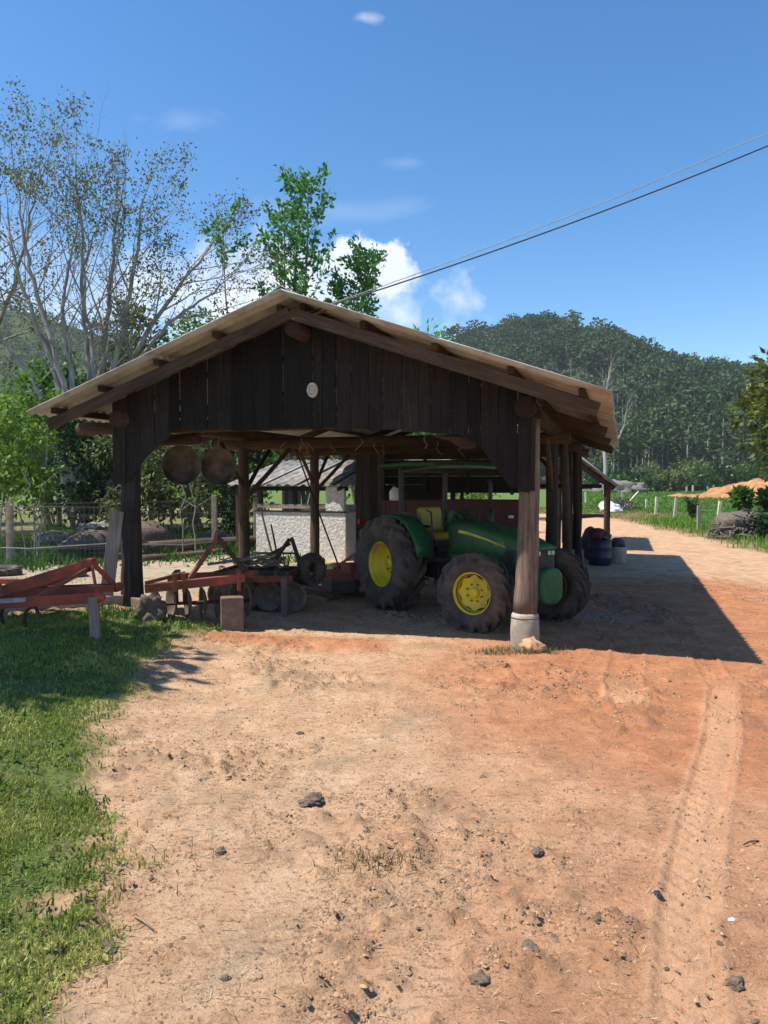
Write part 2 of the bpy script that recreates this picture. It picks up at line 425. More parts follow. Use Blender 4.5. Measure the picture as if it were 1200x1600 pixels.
# ============================================================ GROUND
rng = np.random.default_rng(7)
def poly_dist(poly, X, Y):
    """signed distance, positive inside"""
    P = np.asarray(poly, float); n = len(P); d = np.full(X.shape, 1e9); ins = np.zeros(X.shape, bool)
    for i in range(n):
        a = P[i]; b = P[(i + 1) % n]; ab = b - a
        t = np.clip(((X - a[0]) * ab[0] + (Y - a[1]) * ab[1]) / max(ab @ ab, 1e-9), 0, 1)
        d = np.minimum(d, np.hypot(X - a[0] - t * ab[0], Y - a[1] - t * ab[1]))
        c = ((a[1] > Y) != (b[1] > Y)) & (X < (b[0] - a[0]) * (Y - a[1]) / ((b[1] - a[1]) if abs(b[1] - a[1]) > 1e-9 else 1e-9) + a[0])
        ins ^= c
    return np.where(ins, d, -d)
def path_dist(path, X, Y):
    P = np.asarray(path, float); d = np.full(X.shape, 1e9); s = np.zeros(X.shape); side = np.zeros(X.shape); acc = 0
    for i in range(len(P) - 1):
        a = P[i]; b = P[i + 1]; ab = b - a; L = math.hypot(*ab)
        t = np.clip(((X - a[0]) * ab[0] + (Y - a[1]) * ab[1]) / (L * L), 0, 1)
        dd = np.hypot(X - a[0] - t * ab[0], Y - a[1] - t * ab[1]); m = dd < d
        cr = ((X - a[0]) * ab[1] - (Y - a[1]) * ab[0]) / L
        d = np.where(m, dd, d); s = np.where(m, acc + t * L, s); side = np.where(m, cr, side); acc += L
    return d, s, side

LAWN = [(-1.55, 2.2), (-1.38, 2.9), (-1.40, 3.3), (-1.32, 3.8), (-1.70, 4.9), (-2.20, 6.1), (-2.35, 7.0), (-2.45, 7.9), (-2.6, 8.9),
        (-2.5, 9.7), (-2.5, 10.5), (-3.6, 10.8), (-5.6, 9.7), (-14, 8), (-14, -6), (-1.4, -6)]
PASTURE = [(9.2, -8), (9.8, 8), (10.0, 14), (10.6, 20.5), (11.3, 25), (12.0, 31), (12.3, 36), (12.6, 42), (11.5, 47), (7, 50), (-6, 52), (-400, 70), (-400, 700), (700, 700), (700, -8)]
YARD = [(-3.7, 11.3), (-5.6, 9.9), (-16, 8), (-16, 19), (-9, 21), (-4.5, 23), (-1.6, 25), (-1.2, 20), (-2.5, 14)]
UNDER = [(-16, 8), (-16, 16.2), (-9, 16.9), (-6, 18.2), (-3.4, 20), (1, 38), (-6, 52), (-400, 70), (-400, -8), (-16, -8)]
TRACKS = [([(4.2, 10.4), (3.75, 8.6), (3.4, 7.4), (2.75, 6.0), (2.0, 4.6), (1.45, 3.5), (1.1, 2.6), (0.8, 1.5)], .125, .9),
          ([(5.3, 9.6), (5.0, 7.6), (4.3, 6.2), (3.7, 5.2), (3.1, 4.2), (2.7, 3.2)], .12, .6),
          ([(3.1, 9.4), (2.75, 8.4), (2.45, 7.6), (2.3, 7.0)], .17, .9),
          ([(2.45, 9.2), (2.05, 8.4), (1.85, 7.8)], .13, .8)]

def axis(segs):
    out = [segs[0][0]]
    for a, b, st in segs:
        n = max(1, int(round((b - a) / st))); out += list(np.linspace(a, b, n + 1)[1:])
    return np.array(out)
def grow_axis(a, st, k, end):
    out = []; x = a; s = st
    while abs(x) < abs(end):
        s *= k; x += math.copysign(s, end - a); out.append(x)
    return out
xs = axis([(-6.5, -2.4, .07), (-2.4, 4.6, .026), (4.6, 13, .10)])
xs = np.array(sorted(grow_axis(-6.5, .09, 1.12, -900)) + list(xs) + grow_axis(13, .15, 1.12, 900))
ys = axis([(-6, 1.6, .5), (1.6, 6.2, .024), (6.2, 12, .045), (12, 30, .16)])
ys = np.array(list(ys) + grow_axis(30, .2, 1.07, 900))
XX, YY = np.meshgrid(xs, ys)
def detail(X, Y):
    near = 1 - sm(14, 24, Y)
    dl = poly_dist(LAWN, X, Y) if X.size < 3e6 else 0
    z = .030 * (fbm(X * .8, Y * .8, 1, 3) - .5) + .018 * (fbm(X * 3, Y * 3, 2, 3) - .5)
    patch = sm(.50, .66, fbm(X * .9 + 5, Y * .9, 11, 3))
    patch = np.maximum(patch, .8 * sm(.35, .0, np.abs(dl - .05)) * sm(.3, .6, fbm(X * 2, Y * 2, 15, 2)))
    lump = sm(.56, .86, fbm(X * 11, Y * 11, 3, 3, .6)) + .6 * sm(.58, .85, fbm(X * 5.2, Y * 5.2, 4, 2))
    foot = sm(.60, .80, fbm(X * 4.3, Y * 4.3, 5, 2))
    z = z + near * (patch * lump * .046 + lump * .013 - patch * foot * .022)
    z = z + near * .007 * (vnoise(X * 24, Y * 24, 9) - .5)
    tr = np.zeros(X.shape)
    for path, w, amp in TRACKS:
        d, s, side = path_dist(path, X, Y)
        core = sm(w * 1.05, w * .8, d); rim = sm(w * 1.0, w * 1.12, d) * sm(w * 1.45, w * 1.18, d)
        lug = (np.sin((s + np.abs(side) * .9) * 2 * math.pi / .115) > .1) * 1.0
        br = sm(.3, .55, fbm(X * 1.7, Y * 1.7, 21, 2))
        z = z * (1 - .6 * core) + amp * (-.016 * core + .026 * lug * core * (.4 + .6 * br) + .020 * rim * (.4 + vnoise(X * 9, Y * 9, 31)))
        tr = np.maximum(tr, np.maximum(core, .8 * rim) * amp)
    # churned bank of red mud at the edge of the track
    d, s, side = path_dist([(1.75, 8.15), (2.3, 7.2), (2.9, 6.9), (3.8, 7.6)], X, Y)
    z = z + .055 * sm(.55, .0, d) * (.3 + fbm(X * 5, Y * 5, 41, 3))
    z = z + .05 * sm(.5, 0, path_dist([(-2.1, 9.9), (-1.2, 9.55), (-.3, 9.4)], X, Y)[0]) * (.2 + fbm(X * 6, Y * 6, 43, 3))
    return z, tr, patch, lump * near
ZD, TRK, PATCH, LUMP = detail(XX, YY)
ZZ = G(XX, YY) + ZD * (1 - sm(30, 60, YY))
wob = .55 * (fbm(XX * 1.1, YY * 1.1, 61, 3) - .5) + .4 * (fbm(XX * 5, YY * 5, 62, 2) - .5)
lawn_d = poly_dist(LAWN, XX, YY) + wob
past_d = poly_dist(PASTURE, XX, YY) + wob * 2.2
yard_d = poly_dist(YARD, XX, YY) + wob
und_d = poly_dist(UNDER, XX, YY) + wob * 2
a_grass = np.maximum(sm(-.1, .35, lawn_d), np.maximum(sm(-.3, .8, past_d), .8 * sm(-.3, .8, und_d)))
a_yard = sm(-.2, .4, yard_d) * (1 - sm(0, .6, und_d))
redpath = path_dist([(5.6, 14), (4.6, 11), (3.3, 9), (2.6, 7.6), (2.9, 6.4)], XX, YY)[0]  # red mud, spread wide under the shed's shadow to deepen the shade there
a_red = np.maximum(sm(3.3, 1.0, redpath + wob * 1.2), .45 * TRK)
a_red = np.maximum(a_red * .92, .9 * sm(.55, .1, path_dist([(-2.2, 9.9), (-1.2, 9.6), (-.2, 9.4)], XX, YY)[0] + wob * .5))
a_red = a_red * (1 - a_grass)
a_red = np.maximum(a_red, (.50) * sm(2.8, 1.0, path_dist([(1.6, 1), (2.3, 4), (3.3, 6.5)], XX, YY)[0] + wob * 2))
# far cut bank
bank_d = np.sqrt(((XX - 66) / 27) ** 2 + ((YY - 128) / 22) ** 2)
bw = .22 * (fbm(XX * .12, YY * .12, 71, 3) - .5)
a_bank = .0 * bank_d
for (bx, by, br) in ((11.9 * 46 / 40 + 1.5, 47, 1.1), (15.5, 41, .9)):
    a_bank = np.maximum(a_bank, sm(br, br * .5, np.hypot(XX - bx, (YY - by) * .35) + wob * .8))
a_dry = sm(2.2, .3, np.abs(past_d - .6) + wob) * sm(17, 26, YY) + sm(-1, 3, past_d) * sm(9, 5, np.hypot((XX - 12) * 1.1, YY - 48)) 
a_dry = np.clip(a_dry, 0, 1) * (YY < 70)

# one procedural material for every kind of ground, steered by those masks
t = NT('earth_and_turf')
vo = t.vec((1, 1, 1), rand=False)
n_big = t.noise(vo, .55, 5, .6); n_mid = t.noise(vo, 2.6, 8, .65, .3); n_fine = t.noise(vo, 26, 8, .7); n_grit = t.noise(vo, 110, 5, .75)
vst = t.vec((1.0, 2.6, 1), rand=False); n_str = t.noise(vst, 9, 9, .72, .5)
dirt = t.ramp(n_mid, [(.30, (.46, .265, .145)), (.50, (.60, .37, .215)), (.72, (.71, .475, .30))])
dirt = t.mix(t.ramp(n_big, [(.46, 0.0), (.68, .40)]), dirt, (.61, .355, .21))
gray = t.ramp(t.noise(vo, 1.25, 7, .68, .6), [(.53, 0.0), (.66, .7)])
dirt = t.mix(gray, dirt, (.33, .255, .165))
dirt = t.mix(t.ramp(n_str, [(.53, 0.0), (.66, .85)]), dirt, (.235, .145, .085))
dirt = t.mix(t.ramp(n_fine, [(.56, 0.0), (.68, .75)]), dirt, (.17, .105, .062))
dirt = t.mix(t.ramp(n_grit, [(.36, .55), (.45, 0.0)]), dirt, (.26, .165, .10))
clus = t.ramp(t.noise(vo, 1.9, 6, .7, .4), [(.40, .12), (.60, 1.0)])
s1 = t.ramp(t.noise(t.vec((1, 1.5, 1), rand=False), 34, 5, .6, .8), [(.585, 0.0), (.615, 1.0)]); s2 = t.ramp(t.noise(vo, 95, 4, .6, .5), [(.575, 0.0), (.61, 1.0)])
dirt = t.mix(t.math('MULTIPLY', clus, t.math('MULTIPLY', s1, .85)), dirt, (.13, .08, .047))  # dark specks: crumbs, and shaded sides of small clods put into the colour
dirt = t.mix(t.math('MULTIPLY', clus, t.math('MULTIPLY', s2, .65)), dirt, (.17, .10, .06))
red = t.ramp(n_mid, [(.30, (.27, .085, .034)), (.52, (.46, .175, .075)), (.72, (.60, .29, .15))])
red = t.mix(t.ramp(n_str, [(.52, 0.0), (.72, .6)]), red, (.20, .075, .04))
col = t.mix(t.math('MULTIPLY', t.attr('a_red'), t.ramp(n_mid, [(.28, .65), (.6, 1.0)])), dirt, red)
lumpc = t.math('MULTIPLY', t.attr('a_lump'), .42); col = t.mix(lumpc, col, (.20, .125, .075))
col = t.mix(t.math('MULTIPLY', t.attr('a_trk'), .55), col, (.66, .40, .235))
yard = t.ramp(n_mid, [(.3, (.36, .28, .19)), (.7, (.52, .42, .30))]); yard = t.mix(t.ramp(n_fine, [(.5, 0.0), (.66, .7)]), yard, (.22, .165, .11))
col = t.mix(t.attr('a_yard'), col, yard)
turf = t.ramp(n_mid, [(.30, (.09, .12, .035)), (.52, (.13, .17, .045)), (.74, (.20, .20, .075))])
turf = t.mix(t.ramp(n_fine, [(.48, 0.0), (.62, .7)]), turf, (.045, .065, .018))
turf = t.mix(t.ramp(n_str, [(.60, 0.0), (.72, .6)]), turf, (.26, .20, .10))
past = t.ramp(n_mid, [(.28, (.075, .13, .03)), (.55, (.11, .175, .04)), (.78, (.17, .21, .06))])
past = t.mix(t.ramp(n_big, [(.45, 0.0), (.7, .6)]), past, (.13, .17, .05))
turf = t.mix(t.attr('a_past'), turf, past)
turf = t.mix(t.math('MULTIPLY', t.attr('a_dry'), .85), turf, t.ramp(n_fine, [(.3, (.20, .14, .06)), (.7, (.40, .29, .15))]))
col = t.mix(t.attr('a_grass'), col, turf)
bankc = t.ramp(n_mid, [(.3, (.50, .24, .085)), (.7, (.66, .38, .17))])
col = t.mix(t.attr('a_bank'), col, bankc)
hsum = t.math('ADD', t.math('MULTIPLY', n_fine, .6), t.math('ADD', t.math('MULTIPLY', n_grit, .25), t.math('MULTIPLY', n_str, .5)))
t.bump(hsum, .035, 1.0)
M['ground'] = t.fin(col, .95, 0, .15)

nx, ny = len(xs), len(ys)
idx = np.arange(nx * ny).reshape(ny, nx)
quads = np.stack([idx[:-1, :-1], idx[:-1, 1:], idx[1:, 1:], idx[1:, :-1]], -1).reshape(-1, 4)
def cmean(A): return ((A[:-1, :-1] + A[:-1, 1:] + A[1:, 1:] + A[1:, :-1]) / 4).ravel()
zone = np.zeros(len(quads), int)
zone[cmean(yard_d) > 0] = 3
zone[cmean(und_d) > 0] = 4
zone[cmean(past_d) > 0] = 2
zone[cmean(lawn_d) > .1] = 1
VV = np.stack([XX.ravel(), YY.ravel(), ZZ.ravel()], 1)
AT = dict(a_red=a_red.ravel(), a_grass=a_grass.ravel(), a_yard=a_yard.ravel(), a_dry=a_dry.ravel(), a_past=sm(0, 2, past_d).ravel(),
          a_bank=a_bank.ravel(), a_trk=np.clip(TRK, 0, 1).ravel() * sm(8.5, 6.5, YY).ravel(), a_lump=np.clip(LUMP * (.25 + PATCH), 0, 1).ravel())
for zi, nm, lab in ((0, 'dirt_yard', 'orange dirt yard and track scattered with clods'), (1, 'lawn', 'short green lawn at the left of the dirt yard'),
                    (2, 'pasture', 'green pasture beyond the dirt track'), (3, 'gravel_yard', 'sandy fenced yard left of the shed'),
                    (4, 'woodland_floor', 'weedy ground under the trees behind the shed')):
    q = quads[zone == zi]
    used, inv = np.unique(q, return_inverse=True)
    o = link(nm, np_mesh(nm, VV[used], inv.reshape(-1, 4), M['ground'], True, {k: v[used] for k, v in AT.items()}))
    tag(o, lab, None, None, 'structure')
def gz(X, Y):
    """ground height with its relief"""
    X = np.asarray(X, float); Y = np.asarray(Y, float)
    return G(X, Y) + detail(X, Y)[0] * (1 - sm(30, 60, Y))

# ============================================================ HILLS AND THEIR FOREST
RIDGE_D = 440.0
ridge_px = np.array([(-900, 470), (-400, 440), (-200, 445), (0, 468), (60, 480), (130, 500), (190, 522), (250, 548), (350, 600), (450, 640), (550, 620), (620, 572),
                     (690, 530), (720, 517), (760, 511), (790, 499), (840, 492), (880, 502), (930, 529), (985, 555), (1050, 569), (1110, 579), (1150, 585),
                     (1200, 593), (1300, 606), (1500, 610), (1900, 560), (2400, 600)], float)
rx = (ridge_px[:, 0] - 600) / 1164 * RIDGE_D; rz_ = EYE + (752 - ridge_px[:, 1]) / 1164 * RIDGE_D
# the canopy stands on the hill: take its height off the ridge
rh = np.interp(rx, [-150, -60, 30, 80, 130, 250], [5, 5, 7, 6, 12, 13]); rz_ = rz_ - rh
def hill_z(X, Y):
    Rr = np.interp(X * (1 + .0 * Y), rx, rz_)
    foot = 196 + 25 * (fbm(np.asarray(X) * .012, np.asarray(X) * 0 + 3, 5, 2) - .5)
    tt = np.clip((Y - foot) / (RIDGE_D - foot), 0, 1.25)
    prof = np.where(tt < 1, .25 * tt + .75 * tt ** 1.25, 1 - 1.2 * (tt - 1))
    fold = 9 * (fbm(np.asarray(X) * .016 + 2, np.asarray(Y) * .006, 55, 3) - .5) * np.clip(tt * 3, 0, 1) * np.clip((1.02 - tt) * 5, 0, 1)
    return Rr * prof + fold - .5
hx = np.linspace(-420, 560, 150); hy = np.linspace(185, 540, 60)
HX, HY = np.meshgrid(hx, hy); HZ = hill_z(HX, HY)
hidx = np.arange(HX.size).reshape(HX.shape)
hq = np.stack([hidx[:-1, :-1], hidx[:-1, 1:], hidx[1:, 1:], hidx[1:, :-1]], -1).reshape(-1, 4)
t = NT('hillside_undergrowth'); vo = t.vec((1, 1, 1), rand=False)
c = t.ramp(t.noise(vo, .05, 8, .7), [(.3, (.03, .05, .02)), (.55, (.06, .085, .03)), (.75, (.11, .12, .05))])
M['hill'] = t.fin(c, .95, 0, .1)
tag(link('hills', np_mesh('hills', np.stack([HX.ravel(), HY.ravel(), HZ.ravel()], 1), hq, M['hill'], True)), 'wooded hills behind the farm', kind='structure')

def leaf_arrays(P, D, L, Wd, rng, up_bias=0.0, fold=.0):
    """one folded diamond leaf per row: P base, D direction, L length, Wd width"""
    P = np.asarray(P, float); D = np.asarray(D, float); n = len(P)
    D = D / np.maximum(np.linalg.norm(D, axis=1, keepdims=True), 1e-6)
    S = np.cross(D, rng.normal(size=(n, 3)) + np.array([0, 0, up_bias])); S /= np.maximum(np.linalg.norm(S, axis=1, keepdims=True), 1e-6)
    L = np.broadcast_to(L, (n,))[:, None]; Wd = np.broadcast_to(Wd, (n,))[:, None]
    v = np.stack([P, P + D * L * .45 + S * Wd * .5, P + D * L, P + D * L * .45 - S * Wd * .5], 1)
    return v.reshape(-1, 3), np.arange(n * 4).reshape(n, 4)
def tubes_arrays(paths, n=4):
    """many (points, radii) polylines -> one vertex and quad array"""
    Vs = []; Fs = []; b = 0
    ang = np.arange(n) * 2 * math.pi / n; ca, sa = np.cos(ang), np.sin(ang)
    for pts, rad in paths:
        pts = np.asarray(pts, float); m = len(pts); nn = n if rad[0] < .05 else (6 if rad[0] < .12 else 9)
        aa = np.arange(nn) * 2 * math.pi / nn; ca, sa = np.cos(aa), np.sin(aa)
        d = np.gradient(pts, axis=0); d /= np.maximum(np.linalg.norm(d, axis=1, keepdims=True), 1e-6)
        ref = np.array([.31, .95, .05]) if abs(d[0] @ np.array([.31, .95, .05])) < .85 else np.array([.9, .1, .4])
        u = np.cross(d, ref); u /= np.maximum(np.linalg.norm(u, axis=1, keepdims=True), 1e-6); w = np.cross(d, u)
        ring = pts[:, None, :] + (u[:, None, :] * ca[None, :, None] + w[:, None, :] * sa[None, :, None]) * np.asarray(rad)[:, None, None]
        Vs.append(ring.reshape(-1, 3))
        i = np.arange(m - 1)[:, None] * nn; k = np.arange(nn)[None, :]; k2 = (k + 1) % nn
        Fs.append(np.stack([b + i + k, b + i + k2, b + i + nn + k2, b + i + nn + k], -1).reshape(-1, 4)); b += m * nn
    return np.concatenate(Vs), np.concatenate(Fs)

def forest_proto(kind, seed):
    r = np.random.default_rng(seed); 
    if kind == 'tall':                       # slim bare stem, crown in the upper half
        h = 1.0; P = []; D = []
        for k in range(16):
            zc = r.uniform(.50, .98); rr = .16 * (1.15 - abs(zc - .72) * 1.6)
            a = r.uniform(0, 6.28); c0 = np.array([math.cos(a) * rr * r.uniform(.2, 1), math.sin(a) * rr * r.uniform(.2, 1), zc])
            q = r.normal(size=(11, 3)); q /= np.linalg.norm(q, axis=1, keepdims=True)
            P.append(c0 + q * np.array([.05, .05, .04])); D.append(q + np.array([0, 0, .2]))
        P = np.concatenate(P); D = np.concatenate(D)
        v, f = leaf_arrays(P, D, .060, .046, r)
        tv, tf = tubes_arrays([([(0, 0, -.05), (r.normal() * .01, r.normal() * .01, .5), (0, 0, .92)], [.011, .009, .004])], 4)
    else:                                    # rounded broad crown down to the ground
        P = []; D = []
        for k in range(16):
            q0 = r.normal(size=3); q0[2] = abs(q0[2]) * .9; q0 /= np.linalg.norm(q0); c0 = np.array([0, 0, .45]) + q0 * np.array([.33, .33, .36])
            q = r.normal(size=(9, 3)); q /= np.linalg.norm(q, axis=1, keepdims=True)
            P.append(c0 + q * .12); D.append(q + q0 * .6)
        P = np.concatenate(P); D = np.concatenate(D)
        v, f = leaf_arrays(P, D, .115, .085, r)
        tv, tf = tubes_arrays([([(0, 0, -.05), (0, 0, .6)], [.03, .02])], 4)
    return v, f, tv, tf
protos = {k: [forest_proto(k, 100 + i) for i in range(7)] for k in ('tall', 'round')}
def forest(name, lab, pts, kinds, hts, mat, barkmat, seed, wf=1.0):
    r = np.random.default_rng(seed); LV = []; LF = []; LT = []; TV = []; TF = []; b = 0; tb = 0
    for (x, y, z), kd, h in zip(pts, kinds, hts):
        v, f, tv, tf = protos[kd][r.integers(7)]; a = r.uniform(0, 6.28); ca, sa = math.cos(a), math.sin(a)
        sx = h * wf * r.uniform(.85, 1.25)
        Mx = np.array([[ca * sx, -sa * sx, 0], [sa * sx, ca * sx, 0], [0, 0, h]])
        vv = v @ Mx.T + (x, y, z); LV.append(vv); LF.append(f + b); b += len(v)
        LT.append(np.clip(np.repeat(r.choice([.12, .28, .4, .5, .68]) + r.uniform(-.13, .13, len(v) // 4), 4), 0, 1))
        if kd == 'tall': TV.append(tv @ Mx.T + (x, y, z)); TF.append(tf + tb); tb += len(tv)
    o = link(name, np_mesh(name, np.concatenate(LV), np.concatenate(LF), mat, False, {'tint': np.concatenate(LT)}))
    tag(o, lab, None, None, 'stuff')
    if TV:
        s = link('trunks', np_mesh('trunks', np.concatenate(TV), np.concatenate(TF), barkmat, True), o); s['kind'] = 'stuff'
    return o
# right hill: plantation below, broadleaf crown at the top
N = 2300
fx = rng.uniform(-10, 420, N * 3); fy = 192 + 250 * rng.uniform(0, 1, N * 3) ** 1.0
u_ = fx / fy; keep = (u_ > .06) & (u_ < .60) & (fy < 448); fx, fy = fx[keep][:N], fy[keep][:N]
top = sm(.62, .85, (fy - 196) / 244 + .35 * (fbm(fx * .02, fy * .02, 91, 2) - .5) - .0018 * (fx - 95)) > rng.uniform(0, 1, len(fx))
clear = (np.abs((fy - 300) / 26 + (fx - 62) / 60) < 1.0) & (fx < 95) & (fx > 20)
under = (fy < 232) & (rng.uniform(0, 1, len(fx)) < .55)
kind = np.where(top | clear | under, 'round', 'tall')
hts = np.where(under, rng.uniform(4, 9, len(fx)), 0) + np.where(under, 0, 1) * np.where(clear, rng.uniform(3, 6, len(fx)), np.where(top, rng.uniform(5, 12, len(fx)), rng.uniform(10, 21, len(fx))))
forest('forest', 'dense eucalyptus forest covering the hill behind the pasture', zip(fx, fy, hill_z(fx, fy)), kind, hts, M['lf_forest'], M['bark_pale'], 5, 1.15)
N = 800
fx = rng.uniform(-420, 10, N * 3); fy = 200 + 250 * rng.uniform(0, 1, N * 3)
u_ = fx / fy; keep = (u_ < .03) & (u_ > -.85); fx, fy = fx[keep][:N], fy[keep][:N]
forest('hillside_scrub', 'hazy scrub and low trees on the left hillside', zip(fx, fy, hill_z(fx, fy)), ['round'] * len(fx), rng.uniform(4, 10, len(fx)), M['lf_scrub'], M['bark_grey'], 6, 1.25)

# ============================================================ SHED
AL = R(17.8)
SH = empty('open_shed', (1.77, 9.29, 0), -AL, 'open timber tractor shed with dark board gable and corrugated roof', 'shed')
prng = random.Random(11)
def sh_world(x, y): return (1.77 + x * math.cos(AL) + y * math.sin(AL), 9.29 - x * math.sin(AL) + y * math.cos(AL))
def sh_g(x, y): return g(*sh_world(x, y))
XL, XRDG, YF, YB = -5.80, -2.92, -0.90, 12.3
SLOPE = 1.38 / 3.92
def zr(x): return 4.42 - SLOPE * abs(x - XRDG)

# corrugated sheets: two courses each side, 1.02 m wide columns
def sheet_mesh(sl, w, name):
    nwv = 6; nseg = nwv * 6; m = MB(); ca = math.atan(SLOPE); vs = []; ns = 4
    for j in range(ns + 1):
        s = sl * j / ns
        for i in range(nseg + 1):
            y = w * i / nseg; h = .024 * math.cos(2 * math.pi * i / 6)
            vs.append((s * math.cos(ca) + h * math.sin(ca), y, -s * math.sin(ca) + h * math.cos(ca)))
    fs = [(j * (nseg + 1) + i, j * (nseg + 1) + i + 1, (j + 1) * (nseg + 1) + i + 1, (j + 1) * (nseg + 1) + i) for j in range(ns) for i in range(nseg)]
    m.add(vs, fs, True); me = m.mesh(name, M['sheet'], fix=False); return me
SL = 4.155
me_lo = sheet_mesh(2.2, 1.04, 'roof_sheet'); me_hi = sheet_mesh(2.12, 1.04, 'roof_sheet')
ca = math.atan(SLOPE)
ncol = 13
for side in (1, -1):
    for c_ in range(ncol):
        for course in (0, 1):
            s0 = 0.0 if course == 0 else 1.98
            o = link('roof_sheet', me_hi if course == 0 else me_lo, SH)
            md = o.modifiers.new('thick', 'SOLIDIFY'); md.thickness = .009; md.offset = 1
            dz = .030 + (.010 if course == 0 else 0) + .0025 * (c_ % 2)
            y0 = YF + c_ * 1.0155 + prng.uniform(-.004, .004)
            s = s0 + prng.uniform(-.015, .015)
            if side == 1:
                o.location = (XRDG + s * math.cos(ca), y0, 4.42 - s * math.sin(ca) + dz)
            else:
                o.location = (XRDG - s * math.cos(ca), y0 + 1.04, 4.42 - s * math.sin(ca) + dz); o.rotation_euler = (0, 0, math.pi)
# ridge caps
cap = MB(); pf = [(-.22, -.22 * SLOPE - .004), (-.1, -.10 * SLOPE + .012), (0, .035), (.1, -.10 * SLOPE + .012), (.22, -.22 * SLOPE - .004)]
pf2 = [(a, b - .012) for a, b in pf[::-1]]
cap.prism(pf + pf2, 0, 1.06); cme = cap.mesh('ridge_cap', M['sheet'])
for c_ in range(ncol):
    link('ridge_cap', cme, SH, (XRDG, YF + c_ * 1.0155 - .005 * (c_ % 2), 4.42 + .075 + .004 * (c_ % 2)))
# purlins (run along the shed), rafters (run down the slope)
PUR = [.16, 1.02, 1.92, 2.82, 3.62]
for side in (1, -1):
    for k, d in enumerate(PUR):
        x = XRDG + side * d; z = zr(x) - .045
        m = MB(); m.bar((x, YF + (.16 if k else .3), z), (x, YB - .1, z), .075, .085); m.build('purlin', M['log_h'], SH, .006)
    for y in (-.62, 3.45, 6.9, 10.3, 11.7):
        m = MB(); Lr = 3.80 / math.cos(ca); m.box((Lr / 2, 0, 0), (Lr, .055, .155))
        m.build('rafter', M['rafter'], SH, .006, loc=(XRDG, y, zr(XRDG) - .175), rot=(0, ca if side == 1 else math.pi - ca, 0))
# ridge log and the wall-plate logs
def log(name, p, q, r, mat=None, parent=SH, seg=9, wob=.05, bend=.03, r2=None, seed=0):
    rr = random.Random(seed + int(1000 * (p[0] + 3 * p[1] + 7 * p[2])))
    p = Vector(p); q = Vector(q); off = Vector((rr.uniform(-1, 1), rr.uniform(-1, 1), rr.uniform(-.5, .5))) * bend
    pts = []; rad = []; r2 = r if r2 is None else r2
    for i in range(seg + 1):
        t_ = i / seg; pts.append(p.lerp(q, t_) + off * math.sin(math.pi * t_)); rad.append((r + (r2 - r) * t_) * (1 + rr.uniform(-wob, wob)))
    m = MB(); m.tube(pts, rad, 12, wob=.04, rng=rr); return m.build(name, mat or M['log'], parent)
log('ridge_beam', (XRDG, -.55, 4.42 - .36), (XRDG, YB - .3, 4.42 - .36), .105, M['log_h'])
log('wall_plate', (0.02, -.33, 2.99), (0.02, 11.9, 2.99), .125, M['log_h'], seg=14)
log('wall_plate', (XL, -.33, 2.99), (XL, 11.9, 2.99), .115, M['log_h'], seg=14)
# posts
RY = [0, 3.55, 7.1, 10.7]
for i, y in enumerate(RY):
    zb = sh_g(0, y)
    if i in (0, 3):
        foot_h = .45 if i == 0 else .32
        p_ = log('post', (0, y, zb + foot_h), (.05 if i == 0 else 0, y, 2.87), .148 if i == 0 else .12, M['pale_post'] if i == 0 else M['log'], r2=.115, wob=.03, bend=.03, seg=14)
        m = MB(); rt, rb_ = (.17, .178) if i == 0 else (.18, .19)
        m.lathe([(rb_, -.15), (rb_, .05), (rb_ + .004, foot_h * .5), (rt, foot_h - .02), (rt - .02, foot_h + .004), (.02, foot_h + .006)], 24, c=(0, y, zb))
        m.build('concrete_footing', M['concrete'], p_)
        if i == 0:
            p_['label'] = 'pale weathered round post on a concrete footing'
            tr = MB(); tr.lathe([(rt + .006, foot_h - .06), (rt + .007, foot_h - .045)], 24, c=(0, y, zb)); tr.build('iron_band', M['steel'], p_)
    else:
        log('post', (0, y, zb - .1), (0, y, 2.87), .11, M['dark_post'], r2=.10, seg=10)
        log('post', (.24, y + .9, zb - .1), (.12, y + .9, 2.9), .085, M['log'], r2=.065, seg=10)
m = MB(); m.box((.03, .02, 2.92), (.34, .30, .075)); m.build('post_cap', M['log_x'], SH, .01)
m = MB(); m.box((.02, .30, 2.78), (.20, .5, .09), (0, .25, 0)); m.build('post_cap', M['log_h'], SH, .01)
LY = [0, 3.45, 6.9, 10.4]
for i, y in enumerate(LY):
    zb = sh_g(XL, y)
    log('post', (XL, y, zb), (XL, y, 2.88), .165 if i == 0 else .115, M['dark_post'] if i == 0 else M['log'], r2=.13 if i == 0 else .10, wob=.05, seg=12)
